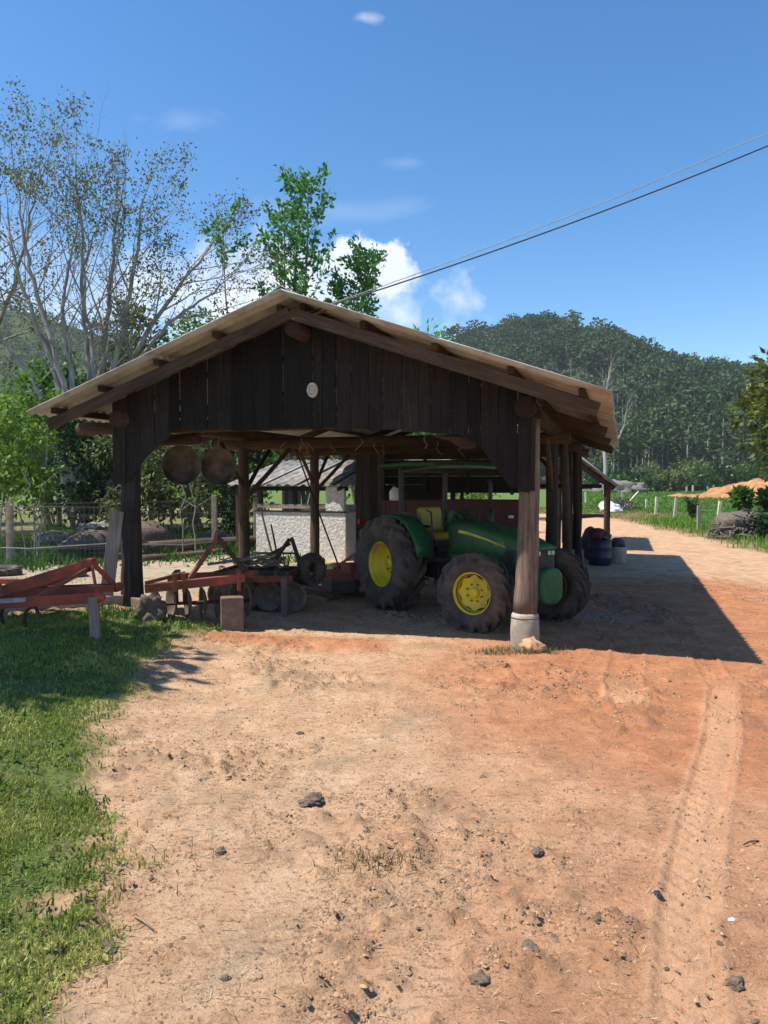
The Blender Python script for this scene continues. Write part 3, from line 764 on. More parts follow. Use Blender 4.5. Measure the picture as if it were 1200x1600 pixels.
# tie logs across and the knee braces
log('tie_beam', (XL - 1.05, .16, 2.90), (.15, .16, 2.92), .095, M['log_x'], seg=12)
log('tie_beam', (XL - .35, .42, 2.72), (XL + .9, .42, 2.74), .085, M['log_x'])
for y in LY[1:]:
    log('tie_beam', (XL - .6, y, 2.80), (.3, y, 2.83), .105, M['log_x'], seg=12)
for (p, q, r) in (((XL + .05, 2.55, 2.78), (XL + .02, 3.4, 2.0), .035), ((XL + .05, 4.5, 2.78), (XL + .02, 3.52, 1.95), .04), ((XL + 1.0, 3.45, 2.75), (XL + .05, 3.45, 1.8), .045),
                  ((XL + .9, 6.9, 2.75), (XL + .05, 6.9, 1.9), .045), ((XL, 6.0, 2.8), (XL, 6.85, 2.0), .04), ((XL, 7.8, 2.8), (XL, 6.95, 2.0), .04),
                  ((0, 2.6, 2.8), (0, 3.5, 1.9), .04), ((.0, 4.5, 2.8), (0, 3.6, 1.9), .045), ((0, 6.2, 2.8), (0, 7.05, 1.9), .045), ((0, 8.0, 2.8), (0, 7.2, 1.9), .045),
                  ((-1.0, 10.7, 2.75), (-.05, 10.7, 1.8), .05)):
    log('knee_brace', p, q, r, M['log'], seg=5)
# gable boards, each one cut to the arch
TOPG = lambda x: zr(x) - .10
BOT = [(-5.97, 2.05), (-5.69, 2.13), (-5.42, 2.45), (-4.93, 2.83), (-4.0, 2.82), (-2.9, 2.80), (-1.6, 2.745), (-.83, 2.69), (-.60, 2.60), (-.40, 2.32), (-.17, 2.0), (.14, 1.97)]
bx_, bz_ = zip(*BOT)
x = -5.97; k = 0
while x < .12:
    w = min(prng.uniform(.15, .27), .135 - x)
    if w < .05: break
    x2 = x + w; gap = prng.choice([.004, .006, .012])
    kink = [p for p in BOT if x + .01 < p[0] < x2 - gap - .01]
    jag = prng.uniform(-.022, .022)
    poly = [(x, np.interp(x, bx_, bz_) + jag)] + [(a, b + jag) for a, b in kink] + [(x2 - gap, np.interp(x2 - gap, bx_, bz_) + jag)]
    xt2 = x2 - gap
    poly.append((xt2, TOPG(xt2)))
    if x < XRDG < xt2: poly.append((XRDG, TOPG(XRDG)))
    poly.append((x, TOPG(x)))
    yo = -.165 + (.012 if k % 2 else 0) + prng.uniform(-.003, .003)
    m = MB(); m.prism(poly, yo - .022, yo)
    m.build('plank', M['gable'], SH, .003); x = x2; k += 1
# battens behind the boards
for z_, xa, xb in ((3.05, -5.7, -.1), (3.75, -4.3, -1.5)):
    m = MB(); m.bar((xa, -.10, z_), (xb, -.10, z_), .05, .09); m.build('batten', M['log_x'], SH)
# torn plywood scrap under the arch on the right
m = MB(); m.prism([(-1.25, 2.70), (-.62, 2.64), (-.60, 2.52), (-.78, 2.50), (-.95, 2.61)], -.10, -.085); m.build('torn_board', M['log_x'], SH, label='torn reddish board hanging under the gable arch')
# round lamp on the gable
m = MB(); m.lathe([(.001, -.022), (.035, -.02), (.050, -.008), (.052, 0)], 24, 'y'); lamp = m.build('lamp', M['old_lamp'], SH, loc=(-2.79, -.205, 3.31), label='round white lamp on the gable boards')
m = MB(); m.lathe([(.052, .0), (.054, -.030), (.064, -.036), (.074, -.030), (.078, .012)], 24, 'y'); m.build('lamp_rim', M['old_lamp'], lamp); lamp.scale = (.95, 1, 1.3)
# plank partition over the tractor, and a dark boarded bay beside it
yy0 = 7.3
for r_ in range(5):
    m = MB(); z_ = 1.93 + r_ * .19
    m.box((-2.55, yy0 + prng.uniform(-.006, .006), z_), (3.6 + prng.uniform(-.05, .05), .024, .182)); m.build('plank', M['inner_plank'], SH, .003)
for xk in (-4.2, -3.2, -2.2, -1.2):
    m = MB(); m.bar((xk, yy0 - .045, 1.80), (xk, yy0 - .045, 2.9), .07, .055, (0, 1, 0)); m.build('stud', M['dark_post'], SH)
for k in range(4):
    m = MB(); m.box((-4.72 + k * .175, 7.02, 1.5), (.168, .025, 2.75)); m.build('plank', M['dark_post'], SH, .003)
# rail across the back of the bay and a few uprights
log('rail', (-4.2, 10.9, 1.97), (.62, 10.9, 1.97), .055, M['dark_post'])
for xk in (-3.1, -1.35): log('rail_post', (xk, 10.9, 0), (xk, 10.9, 2.82), .055, M['dark_post'])
log('rail', (-.6, 9.0, 1.16), (.55, 11.9, 1.16), .045, M['dark_post'])
# hanging wires and twigs under the tie beams
for k in range(14):
    xk = prng.uniform(-4.6, -.6); yk = prng.uniform(.2, 3.4); z0 = 2.74
    m = MB(); pts = [(xk, yk, z0)]
    for i in range(4): pts.append((pts[-1][0] + prng.uniform(-.06, .06), pts[-1][1] + prng.uniform(-.03, .03), pts[-1][2] - prng.uniform(.02, .07)))
    m.tube(pts, .006, 5); m.build('loose_wire', M['rope'], SH)

# ============================================================ LOW SHED BEHIND
ox, oy = sh_world(-.55, 14.0)
LS = empty('low_shed', (ox, oy, 0), -AL, 'low lean-to roof standing directly behind the tractor shed', 'shed')
for k in range(5):
    m = MB(); a = .15 + k * .3; m.bar((a, 0, 3.10 - a * .80), (a, 5.5, 3.10 - a * .80), .06, .07); m.build('purlin', M['log_h'], LS)
for y in (.05, 2.7, 5.3):
    m = MB(); m.bar((-.3, y, 3.24 - .12), (1.42, y, 3.10 - 1.42 * .80 - .11), .06, .12); m.build('rafter', M['pale_post'] if y < 1 else M['rafter'], LS)
a_ = math.atan(.80)
for c_ in range(5):
    m = MB(); vs = []; n_ = 30
    for j in range(2):
        s = [-.35, 1.95][j]
        for i in range(n_ + 1):
            h = .022 * math.cos(2 * math.pi * i / 6); vs.append((s * math.cos(a_) + h * math.sin(a_), i / n_ * 1.12, -s * math.sin(a_) + h * math.cos(a_)))
    m.add(vs, [(i, i + 1, n_ + 2 + i, n_ + 1 + i) for i in range(n_)], True)
    o = m.build('roof_sheet', M['old_sheet'], LS, loc=(0, -.25 + c_ * 1.1, 3.16 + .004 * (c_ % 2))); o.modifiers.new('t', 'SOLIDIFY').thickness = .008
for y in (.1, 2.7, 5.3):
    log('post', (1.2, y, -.1), (1.2, y, 2.05), .07, M['log'], LS); log('post', (-.2, y, -.1), (-.2, y, 3.1), .08, M['dark_post'], LS)
for y in (.2,):
    log('rail', (-.3, y, 1.05), (1.3, y, 1.05), .05, M['dark_post'], LS)

# ============================================================ TRACTOR (local: +x forward, +y its left side)
TRZ = -R(57.0)
TR = empty('tractor', (.74, 12.62, 0), TRZ, 'green tractor with yellow wheels and a flat green canopy parked in the shed', 'tractor')
def tyre(Rd, Wd, rr, nlug, lug_h):
    m = MB(); hw = Wd / 2; Rc = Rd - lug_h
    prof = [(rr, -hw * .62), (rr + .02, -hw * .80), ((Rc + rr) / 2, -hw * 1.0), (Rc - .07, -hw * .98), (Rc - .02, -hw * .80), (Rc, -hw * .4), (Rc + .004, 0),
            (Rc, hw * .4), (Rc - .02, hw * .80), (Rc - .07, hw * .98), ((Rc + rr) / 2, hw * 1.0), (rr + .02, hw * .80), (rr, hw * .62), (rr - .03, hw * .4), (rr - .03, -hw * .4)]
    m.lathe(prof, 56, 'y', closed=True)
    for k in range(nlug):
        for sd in (1, -1):
            a0 = 2 * math.pi * (k + (.5 if sd < 0 else 0)) / nlug
            secs = [(.015 * sd, 0.0, 0), (hw * .45 * sd, -.16 * (.75 / Rd), 0), (hw * .93 * sd, -.37 * (.75 / Rd), -.012), (hw * 1.01 * sd, -.43 * (.75 / Rd), -.085)]
            rings = []
            for y, da, dr in secs:
                hwid = (.028 if dr == 0 else .038) / Rd * (Rd / .75) ** .5; ring = []
                base = Rc - .015 + dr * .9; topr = Rd + dr
                if dr < -.05: topr = Rc - .05
                for (rad, dw) in ((base, -hwid * 1.35), (topr, -hwid), (topr, hwid), (base, hwid * 1.35)):
                    an = a0 + da + dw; ring.append((rad * math.cos(an), y, -rad * math.sin(an)))
                rings.append(ring if sd > 0 else ring[::-1])
            m.loft(rings, smooth=False)
    return m
def rear_wheel(y, sgn, face):
    w = tyre(.77, .47, .365, 17, .062).build('rear_wheel', M['rubber'], TR, loc=(0, y, .75))
    m = MB(); f = face; h = .47 / 2
    # dished rim with stepped rings, open towards `face`
    prof = [(.372, f * h * .66), (.362, f * h * .70), (.345, f * h * .55), (.335, f * h * .38), (.318, f * h * .33), (.312, f * h * .05), (.300, f * h * -.02), (.295, f * h * -.25), (.27, f * h * -.30), (.20, f * h * -.30), (.10, f * h * -.24), (.001, f * h * -.24)]
    m.lathe(prof, 40, 'y'); m.build('rim', M['yellow'], w)
    m = MB(); m.lathe([(.001, f * h * .02), (.075, f * h * .02), (.085, f * h * -.03), (.085, f * h * -.28)], 20, 'y'); m.build('hub', M['yellow'], w)
    for k in range(8):
        a = k * math.pi / 4; m = MB(); m.lathe([(.001, f * .0), (.016, f * .0), (.016, f * -.04)], 6, 'y', (.145 * math.cos(a), f * h * -.18, .145 * math.sin(a))); m.build('bolt', M['black'], w)
    return w
rear_wheel(-.79, -1, -1); rear_wheel(.79, 1, 1)
def front_wheel(y, face, steer):
    e = tyre(.565, .33, .295, 14, .058).build('front_wheel', M['rubber'], TR, loc=(2.28, y, .545), rot=(0, 0, steer))
    f = face; h = .33 / 2; m = MB()
    m.lathe([(.302, f * h * .62), (.296, f * h * .70), (.280, f * h * .60), (.262, f * h * .25), (.252, f * h * .05), (.250, f * h * -.5)], 40, 'y'); m.build('rim', M['yellow'], e)
    # wavy eight-lobed disc
    m = MB(); n = 64; vs = []; yq = f * h * .18
    for (k0, dy) in ((1, 0), (1, -.02 * f)):
        for i in range(n):
            a = 2 * math.pi * i / n; r = .236 + .015 * math.cos(8 * a); vs.append((r * math.cos(a), yq + dy, -r * math.sin(a)))
    vs2 = [(.15 * math.cos(2 * math.pi * i / n), yq - f * .018, -.15 * math.sin(2 * math.pi * i / n)) for i in range(n)]
    fs = [(i, (i + 1) % n, n + (i + 1) % n, n + i) for i in range(n)]
    m.add(vs, fs); m.add(vs[:n] + vs2, [(i, (i + 1) % n, n + (i + 1) % n, n + i) for i in range(n)])
    m.add(vs2, [tuple(range(n))]); m.build('wheel_disc', M['yellow'], e)
    m = MB(); m.lathe([(.001, f * h * .48), (.060, f * h * .47), (.072, f * h * .40), (.078, f * h * .05)], 24, 'y'); m.build('hub', M['yellow'], e)
    for k in range(8):
        a = (k + .5) * math.pi / 4; m = MB(); m.lathe([(.001, f * .014), (.014, f * .014), (.014, f * -.02)], 6, 'y', (.122 * math.cos(a), yq, .122 * math.sin(a))); m.build('bolt', M['steel'], e)
        a = (k + .5) * math.pi / 4
        m = MB(); m.box((.236 * math.cos(a), yq - f * .035, -.236 * math.sin(a)), (.03, .012, .09), (0, a, 0)); m.build('rim_lug', M['black'], e)
    # backing so the gaps between the lobes read dark
    m = MB(); m.lathe([(.249, yq - f * .07), (.05, yq - f * .075)], 32, 'y'); m.build('rim_back', M['black'], e)
    return e
ST = R(20)
front_wheel(-.78, -1, ST); fw = front_wheel(.72, 1, ST)
# drive train, axles
m = MB(); m.box((.15, 0, .78), (.9, .46, .52)); m.box((1.0, 0, .74), (1.0, .38, .44)); m.box((1.95, 0, .72), (.95, .34, .40)); m.build('drive_train', M['black'], TR, .02)
m = MB(); m.lathe([(.14, -.62), (.17, -.35), (.20, -.2), (.20, .2), (.17, .35), (.14, .62)], 16, 'y', (0, 0, .75)); m.build('rear_axle', M['black'], TR)
m = MB(); m.bar((2.28, -.62, .545), (2.28, .62, .545), .16, .16); m.box((2.28, 0, .60), (.26, .34, .22)); m.bar((2.28 - .16, -.6, .5), (2.28 - .16, .6, .5), .04, .04); m.build('front_axle', M['green'], TR, .015)
for sd in (1, -1):
    m = MB(); m.lathe([(.13, 0), (.15, .05), (.14, .14), (.09, .16), (.001, .16)], 16, 'y', (0, 0, 0))
    m.build('final_drive', M['green'], TR, loc=(2.28, sd * .54 - .07, .545))
# rounded green weight plate in front of the axle
m = MB(); n = 28; ring = []
for i in range(n):
    a = 2 * math.pi * i / n; ca_, sa_ = math.cos(a), math.sin(a); k = 1 / (abs(ca_) ** 3.2 + abs(sa_) ** 3.2) ** (1 / 3.2)
    ring.append((.21 * k * ca_, .255 * k * sa_))
m.loft([[(-.10, a, b) for a, b in ring], [(.06, a, b) for a, b in ring], [(.085, a * .9, b * .92) for a, b in ring]], smooth=False)
m.build('front_weight', M['green'], TR, .012, loc=(2.98, .06, .64))
# hood: lofted sections
def hood_ring(x, hw, zb, zt, rt, crown=.03):
    pts = [(x, -hw, zb), (x, -hw, zb + (zt - zb) * .5), (x, -hw, zt - rt)]
    for i in range(1, 5):
        a = math.pi / 2 * i / 4; pts.append((x, -hw + rt * (1 - math.cos(a)), zt - rt + rt * math.sin(a)))
    pts.append((x, 0, zt + crown))
    L = [(p[0], -p[1], p[2]) for p in pts[:-1]][::-1]
    return pts + L
secs = [(.98, .315, .98, 1.475, .085), (1.5, .31, .96, 1.455, .085), (2.0, .305, .93, 1.405, .09), (2.42, .295, .86, 1.335, .09), (2.70, .28, .80, 1.265, .09), (2.86, .25, .80, 1.205, .08), (2.92, .22, .84, 1.17, .06)]
m = MB(); m.loft([hood_ring(*s) for s in secs]); m.build('hood', M['green'], TR)
def hoodside(x, off=.003):
    hw = np.interp(x, [s[0] for s in secs], [s[1] for s in secs]); zt = np.interp(x, [s[0] for s in secs], [s[3] - s[4] for s in secs]); return hw + off, zt
for sd in (-1, 1):
    # yellow stripe
    m = MB(); xsn = np.linspace(1.25, 2.42, 14); vs = []
    for i, x in enumerate(xsn):
        hw, zt = hoodside(x); wdt = .05 * (1 - .65 * i / 13); drop = .02 + .055 * (i / 13)
        vs += [(x, sd * hw, zt - drop), (x, sd * hw, zt - drop - wdt)]
    m.add(vs, [(2 * i, 2 * i + 2, 2 * i + 3, 2 * i + 1) for i in range(13)]); m.build('hood_stripe', M['yellow'], TR)
    # dark side grille, rounded outline
    m = MB(); n = 24; o_ = []
    for i in range(n):
        a = 2 * math.pi * i / n; ca_, sa_ = math.cos(a), math.sin(a); k = 1 / (abs(ca_) ** 3.5 + abs(sa_) ** 3.5) ** (1 / 3.5)
        x = 2.60 + .20 * k * ca_; hw, _ = hoodside(x, .004); o_.append((x, sd * hw, .99 + .155 * k * sa_ - (x - 2.5) * .1))
    m.add(o_, [tuple(range(n))]); m.build('side_grille', M['black'], TR)
    for k in range(6):
        x = 2.47 + k * .05; hw, _ = hoodside(x, .008); m = MB(); m.bar((x, sd * hw, .87), (x, sd * hw, 1.11), .006, .006, (1, 0, 0)); m.build('grille_bar', M['black'], TR)
    # engine side plate
    m = MB(); m.box((1.35, sd * .30, .90), (.75, .02, .22)); m.build('engine_panel', M['green'], TR, .01)
# front of the hood
m = MB(); m.box((2.915, 0, 1.0), (.03, .40, .26)); m.build('front_grille', M['black'], TR, .01)
for sd in (-1, 1):
    m = MB(); m.box((2.925, sd * .135, 1.10), (.03, .145, .085)); hl = m.build('headlight', M['black'], TR, .008)
    for k in (-1, 1):
        m = MB(); m.box((2.945, sd * .135 + k * .036, 1.10), (.02, .052, .06)); m.build('lens', M['lens'], hl, .006)
m = MB(); m.loft([hood_ring(2.80, .262, 1.155, 1.232, .06), hood_ring(2.90, .245, 1.15, 1.20, .05), hood_ring(2.985, .215, 1.155, 1.178, .02, .012)]); m.build('hood_brow', M['green'], TR)
m = MB(); m.box((2.72, 0, .64), (.34, .34, .22)); m.build('front_support', M['green'], TR, .02)
def text(body, size, loc, rot, mat, parent, name='lettering'):
    c = bpy.data.curves.new(name, 'FONT'); c.body = body; c.size = size; c.extrude = .001; c.align_x = 'CENTER'; c.align_y = 'CENTER'
    tmp = bpy.data.objects.new(name, c); COL.objects.link(tmp)
    dg = bpy.context.evaluated_depsgraph_get(); me = bpy.data.meshes.new_from_object(tmp.evaluated_get(dg)); bpy.data.objects.remove(tmp)
    me.materials.clear(); me.materials.append(mat); return link(name, me, parent, loc, rot)
text('5075E', .075, (2.30, -hoodside(2.30, .006)[0], 1.20), (R(90), 0, R(1.5)), M['yellow'], TR)
# exhaust
m = MB(); m.tube([(1.35, .22, 1.40), (1.35, .22, 1.62)], .055, 12); m.tube([(1.35, .22, 1.6), (1.35, .22, 2.05), (1.31, .22, 2.12)], .03, 10); m.build('exhaust', M['black'], TR)
# platform, console, wheel, seat
m = MB(); m.box((.62, 0, .87), (.80, 1.0, .05)); m.box((.55, -.56, .55), (.30, .16, .03)); m.bar((.45, -.56, .55), (.45, -.5, .86), .03, .03); m.bar((.65, -.56, .55), (.65, -.5, .86), .03, .03); m.build('platform', M['black'], TR, .008)
m = MB(); m.box((.93, 0, 1.16), (.14, .46, .56)); m.build('console', M['black'], TR, .03)
m = MB(); m.tube([(.90, 0, 1.38), (.76, 0, 1.56)], .025, 8)
q = [Vector((.76, 0, 1.56)) + Vector((.13 * math.cos(a), .20 * math.sin(a), .15 * math.cos(a))) for a in np.linspace(0, 2 * math.pi, 25)]
m.tube(q, .014, 6, caps=False); m.bar((.65, 0, 1.44), (.87, 0, 1.68), .02, .02); m.build('steering_wheel', M['black'], TR)
m = MB(); m.box((.30, 0, 1.20), (.46, .48, .13)); m.build('seat', M['seat'], TR, .04)
m = MB(); m.box((.06, 0, 1.46), (.13, .46, .42), (0, R(-10), 0)); m.build('seat_back', M['seat'], TR, .05)
m = MB(); m.box((.25, 0, 1.02), (.3, .3, .26)); m.build('seat_base', M['black'], TR, .02)
for sd in (-1, 1):
    m = MB(); m.box((.30, sd * .29, 1.36), (.3, .06, .05)); m.build('armrest', M['black'], TR, .015)
# fenders: curved plate over each rear wheel, closed on the inner side
for sd in (-1, 1):
    m = MB(); y0, y1 = sd * .48, sd * .80; A = [R(a) for a in (12, 26, 40, 54, 68, 82, 96, 110, 124, 138, 150)]; Rf = .86; ro = []
    rings = []
    for a in A:
        flat = Rf * (1 - .06 * math.sin(a) ** 8); c_, s_ = math.cos(a), math.sin(a)
        rings.append([(flat * c_, y0, .75 + flat * s_), (flat * c_, y1 - sd * .05, .75 + flat * s_), ((flat - .03) * c_, y1, .75 + (flat - .03) * s_), ((flat - .05) * c_, y1 - sd * .01, .75 + (flat - .05) * s_), ((flat - .02) * c_, y1 - sd * .06, .75 + (flat - .02) * s_), ((flat - .025) * c_, y0, .75 + (flat - .025) * s_)])
    m.loft(rings); m.build('fender', M['green'], TR)
    m = MB(); poly = [(Rf * .98 * math.cos(a), .75 + Rf * .98 * math.sin(a)) for a in A] + [(-.55, .80), (.70, .80)]
    m.prism(poly, y0 - .012, y0 + .012); m.build('fender_panel', M['green'], TR)
    m = MB(); m.box((-.62, sd * .92, 1.42), (.05, .16, .09)); m.build('tail_lamp', M['redlens'], TR, .01)
# roll bar and canopy
for sd in (-1, 1):
    m = MB(); m.bar((-.12, sd * .46, .95), (-.12, sd * .46, 2.28), .07, .07); m.build('roll_bar', M['black'], TR, .008)
m = MB(); m.bar((-.12, -.50, 2.27), (-.12, .50, 2.27), .07, .07); m.build('roll_bar', M['black'], TR, .008)
m = MB(); n = 10; rings = []
for (x, dz) in ((-.62, -.03), (-.55, 0.01), (0.2, .03), (.95, .01), (1.08, -.04)):
    rings.append([(x, -.62, 2.33 + dz), (x, -.60, 2.38 + dz), (x, 0, 2.40 + dz), (x, .60, 2.38 + dz), (x, .62, 2.33 + dz), (x, .58, 2.33 + dz), (x, 0, 2.35 + dz), (x, -.58, 2.33 + dz)])
m.loft(rings, smooth=False); m.build('canopy', M['green'], TR, .01)
for sd in (-1, 1):
    m = MB(); m.bar((-.1, sd * .46, 2.26), (.9, sd * .46, 2.33), .03, .03); m.build('canopy_strut', M['black'], TR)
# rear linkage
for sd in (-1, 1):
    m = MB(); m.bar((-.25, sd * .25, .55), (-1.05, sd * .40, .45), .05, .08); m.bar((-.3, sd * .3, 1.1), (-.7, sd * .35, .5), .03, .03); m.build('lift_arm', M['black'], TR)
m = MB(); m.bar((-.2, 0, .95), (-1.0, 0, .9), .05, .05); m.build('top_link', M['black'], TR)

# ============================================================ ROTARY MOWER behind the tractor
bx0 = Vector((.66, 12.55, 0)) + Matrix.Rotation(TRZ, 3, 'Z') @ Vector((-1.95, -.25, 0))
MW = empty('rotary_mower', (bx0.x, bx0.y, 0), TRZ + R(4), 'low red rotary mower deck behind the tractor', 'mower')
m = MB(); m.prism([(-.75, -.80), (.55, -.80), (.75, -.45), (.75, .45), (.55, .80), (-.75, .80)], .34, .37, 'xy'); m.build('deck', M['red'], MW, .01)
m = MB()
for a, b in (((-.75, -.80), (.55, -.80)), ((.55, -.80), (.75, -.45)), ((.75, -.45), (.75, .45)), ((.75, .45), (.55, .80)), ((.55, .80), (-.75, .80))):
    m.bar((a[0], a[1], .235), (b[0], b[1], .235), .012, .21)
m.build('skirt', M['black'], MW)
m = MB(); m.bar((-.4, -.83, .07), (.7, -.83, .07), .03, .08); m.bar((-.4, .83, .07), (.7, .83, .07), .03, .08); m.build('skid', M['rust'], MW)
m = MB(); m.box((0, 0, .46), (.34, .28, .18)); m.build('gearbox', M['red'], MW, .02)
m = MB(); m.bar((.65, -.35, .38), (.55, 0, .95), .05, .05); m.bar((.65, .35, .38), (.55, 0, .95), .05, .05); m.bar((.55, 0, .95), (-.6, 0, .40), .04, .04); m.build('hitch_frame', M['red'], MW)
m = MB(); m.box((.05, -.808, .25), (.30, .004, .07)); m.build('maker_plate', M['white'], MW)

# fittings that break up the tractor's sides
for sd in (-1, 1):
    m = MB(); m.tube([(1.0, sd * .34, .93), (1.3, sd * .36, .80), (1.75, sd * .30, .78), (2.1, sd * .26, .70)], .016, 6); m.tube([(1.05, sd * .33, .88), (1.4, sd * .33, .70), (1.9, sd * .28, .66)], .012, 6); m.build('hose', M['black'], TR)
    m = MB(); m.lathe([(.05, -.09), (.055, -.08), (.055, .08), (.05, .09)], 14, 'z', (1.65, sd * .27, .86)); m.disc((1.65, sd * .27, .95), .05, 'z'); m.build('filter', M['yellow'] if sd < 0 else M['black'], TR)
    m = MB(); m.tube([(.78, sd * .46, .95), (.80, sd * .50, 1.35), (.74, sd * .48, 1.62), (.62, sd * .47, 1.64)], .014, 6); m.build('grab_rail', M['black'], TR)
    for zz in (1.0, 1.35):
        m = MB(); hw, zt = hoodside(1.62, .002); m.bar((1.62, sd * hw, .97), (1.62, sd * hw, 1.37), .006, .004, (1, 0, 0)) if zz == 1.0 else m.bar((1.02, sd * (hoodside(1.02, .002)[0]), 1.0), (1.02, sd * (hoodside(1.02, .002)[0]), 1.40), .006, .004, (1, 0, 0)); m.build('panel_seam', M['black'], TR)
m = MB(); m.box((1.40, -.33, .60), (.55, .14, .24)); m.build('battery_box', M['black'], TR, .02)
m = MB(); m.lathe([(.001, .03), (.045, .03), (.05, .0)], 14, 'z', (1.2, 0, 1.50)); m.build('fuel_cap', M['black'], TR)
for k in range(4):
    m = MB(); m.tube([(.98 - .03 * k, -.16 + .10 * k, 1.30), (.90 - .03 * k, -.17 + .10 * k, 1.48)], .008, 6); m.lathe([(.001, .02), (.018, .015), (.018, -.015), (.001, -.02)], 8, 'z', (.90 - .03 * k, -.17 + .10 * k, 1.49)); m.build('lever', M['black'], TR)

# bring the nose back to the real wheelbase
for o in list(TR.children):
    nm = o.name.split('.')[0]
    if nm in ('hood', 'hood_stripe', 'side_grille', 'grille_bar', 'front_grille', 'headlight', 'hood_brow', 'front_support', 'panel_seam', 'engine_panel'):
        o.scale.x = .89; o.location.x = .11 + .89 * o.location.x
    elif nm in ('lettering', 'front_weight'): o.location.x = .11 + .89 * o.location.x
    elif nm in ('front_wheel', 'front_axle', 'final_drive'): o.location.x -= .09

# ============================================================ RED TRAILER in the back bay
tx, ty = 1.75, 17.3
TL = empty('farm_trailer', (tx, ty, 0), R(-12), 'red panelled farm trailer parked in the back bay of the shed', 'trailer')
m = MB(); m.box((0, 0, .82), (3.3, 1.7, .07)); m.bar((-1.5, -.45, .70), (1.5, -.45, .70), .08, .14); m.bar((-1.5, .45, .70), (1.5, .45, .70), .08, .14); m.build('chassis', M['rust'], TL)
for y in (-.84, .84):
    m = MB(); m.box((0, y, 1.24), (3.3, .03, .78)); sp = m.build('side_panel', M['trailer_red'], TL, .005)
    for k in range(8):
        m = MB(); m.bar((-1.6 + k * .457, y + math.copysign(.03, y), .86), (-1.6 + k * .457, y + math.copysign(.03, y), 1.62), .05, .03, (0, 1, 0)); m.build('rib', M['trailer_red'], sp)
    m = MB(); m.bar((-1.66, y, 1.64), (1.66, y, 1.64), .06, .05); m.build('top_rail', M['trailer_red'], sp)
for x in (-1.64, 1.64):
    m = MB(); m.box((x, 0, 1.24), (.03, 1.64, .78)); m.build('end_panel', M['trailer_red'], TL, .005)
m = MB(); m.box((1.2, -.862, 1.33), (.16, .004, .06)); m.build('reflector', M['white'], TL)
for y in (-.72, .72):
    w = tyre(.36, .20, .2, 12, .015).build('wheel', M['rubber'], TL, loc=(.1, y, .36)); m = MB(); m.lathe([(.2, .03), (.12, .0), (.001, .01)], 20, 'y', (0, math.copysign(.05, y), 0)); m.build('rim', M['trailer_red'], w)
tp = Matrix.Rotation(R(-12), 3, 'Z') @ Vector((-1.35, -.5, 0))
JG = empty('plastic_jug', (tx + tp.x, ty + tp.y, 1.665), .3, 'white plastic jug with a brown cap on the end of the red trailer', 'jug')
JG.location = (tx - 1.52, ty - .46, 1.665)
m = MB(); m.lathe([(.02, 0), (.10, .005), (.11, .03), (.11, .19), (.08, .25), (.035, .28), (.035, .31)], 16); m.build('body', M['white'], JG)
m = MB(); m.lathe([(.045, .305), (.045, .36), (.02, .375), (.001, .375)], 12); m.build('cap', M['rust'], JG)
m = MB(); m.tube([(.10, 0, .16), (.145, 0, .19), (.14, 0, .25), (.05, 0, .28)], .013, 6); m.build('handle', M['white'], JG)

# ============================================================ RED CULTIVATOR on the lawn
CX, CY = -4.52, 9.15; cz = g(CX, CY) - .15
CU = empty('chisel_cultivator', (CX, CY, cz), R(-4), 'red chisel cultivator frame resting on the lawn by the kerb', 'cultivator')
def cbar(name, p, q, w, h, mat='red', up=(0, 0, 1)):
    m = MB(); m.bar(p, q, w, h, up); return m.build(name, M[mat], CU, .006)
cbar('drawbar', (-.10, -.42, .50), (1.13, -.22, .56), .05, .12); cbar('drawbar', (-.10, .55, .52), (1.02, .52, .58), .05, .11)
cbar('drawbar', (-.1, .05, .55), (1.02, .45, .58), .04, .09)
cbar('toolbar', (-.15, -.75, .50), (-.15, 1.15, .50), .10, .12); cbar('toolbar', (-.95, -.75, .50), (-.95, 1.15, .50), .10, .12)
cbar('toolbar', (-1.7, -.75, .50), (-1.7, 1.15, .50), .10, .12)
for y in (-.70, .2, 1.1): cbar('frame_rail', (-1.75, y, .565), (.0, y - .03, .565), .07, .07)
cbar('mast_plate', (-.22, .02, .58), (.80, .17, .90), .018, .15, up=(0, 0, 1)); cbar('mast_plate', (-.15, .42, .58), (.82, .25, .90), .018, .15)
cbar('mast_strut', (.84, .21, .93), (1.10, -.20, .60), .03, .06); cbar('mast_strut', (.84, .23, .93), (1.0, .50, .62), .03, .06)
cbar('mast_brace', (.83, .12, .86), (.40, -.33, .56), .045, .05, 'orange_red')
m = MB(); m.box((.83, .21, .93), (.10, .16, .12)); m.build('hitch_bracket', M['red'], CU, .01)
for (x, y, z) in ((1.14, -.23, .56), (1.03, .53, .58)):
    m = MB(); m.lathe([(.001, -.05), (.06, -.05), (.06, .05), (.001, .05)], 16, 'y', (x, y, z)); m.build('hitch_eye', M['red'], CU)
for k in range(5):
    x = (-.15, -.95, -1.7)[k % 3]
for i, (x, y) in enumerate(((-.15, -.65), (-.15, .1), (-.15, .9), (-.95, -.35), (-.95, .45), (-.95, 1.05), (-1.7, -.65), (-1.7, .1), (.32, -.20))):
    m = MB(); zt = .46; pts = [(x, y, zt), (x - .10, y, zt - .07), (x - .14, y, zt - .20), (x - .08, y, zt - .34), (x + .06, y, .035)]
    for a, b in zip(pts[:-1], pts[1:]): m.bar(a, b, .045, .03)
    tn = m.build('tine', M['rust'], CU, .004); m = MB(); m.bar((x - .02, y, .09), (x + .10, y, .0), .07, .015); m.build('shovel', M['steel'], tn)
for k in range(2):
    m = MB(); m.box((-.15 + .02, -.46, .52), (.12, .10, .16)); m.build('clamp', M['red'], CU, .006) if k == 0 else None
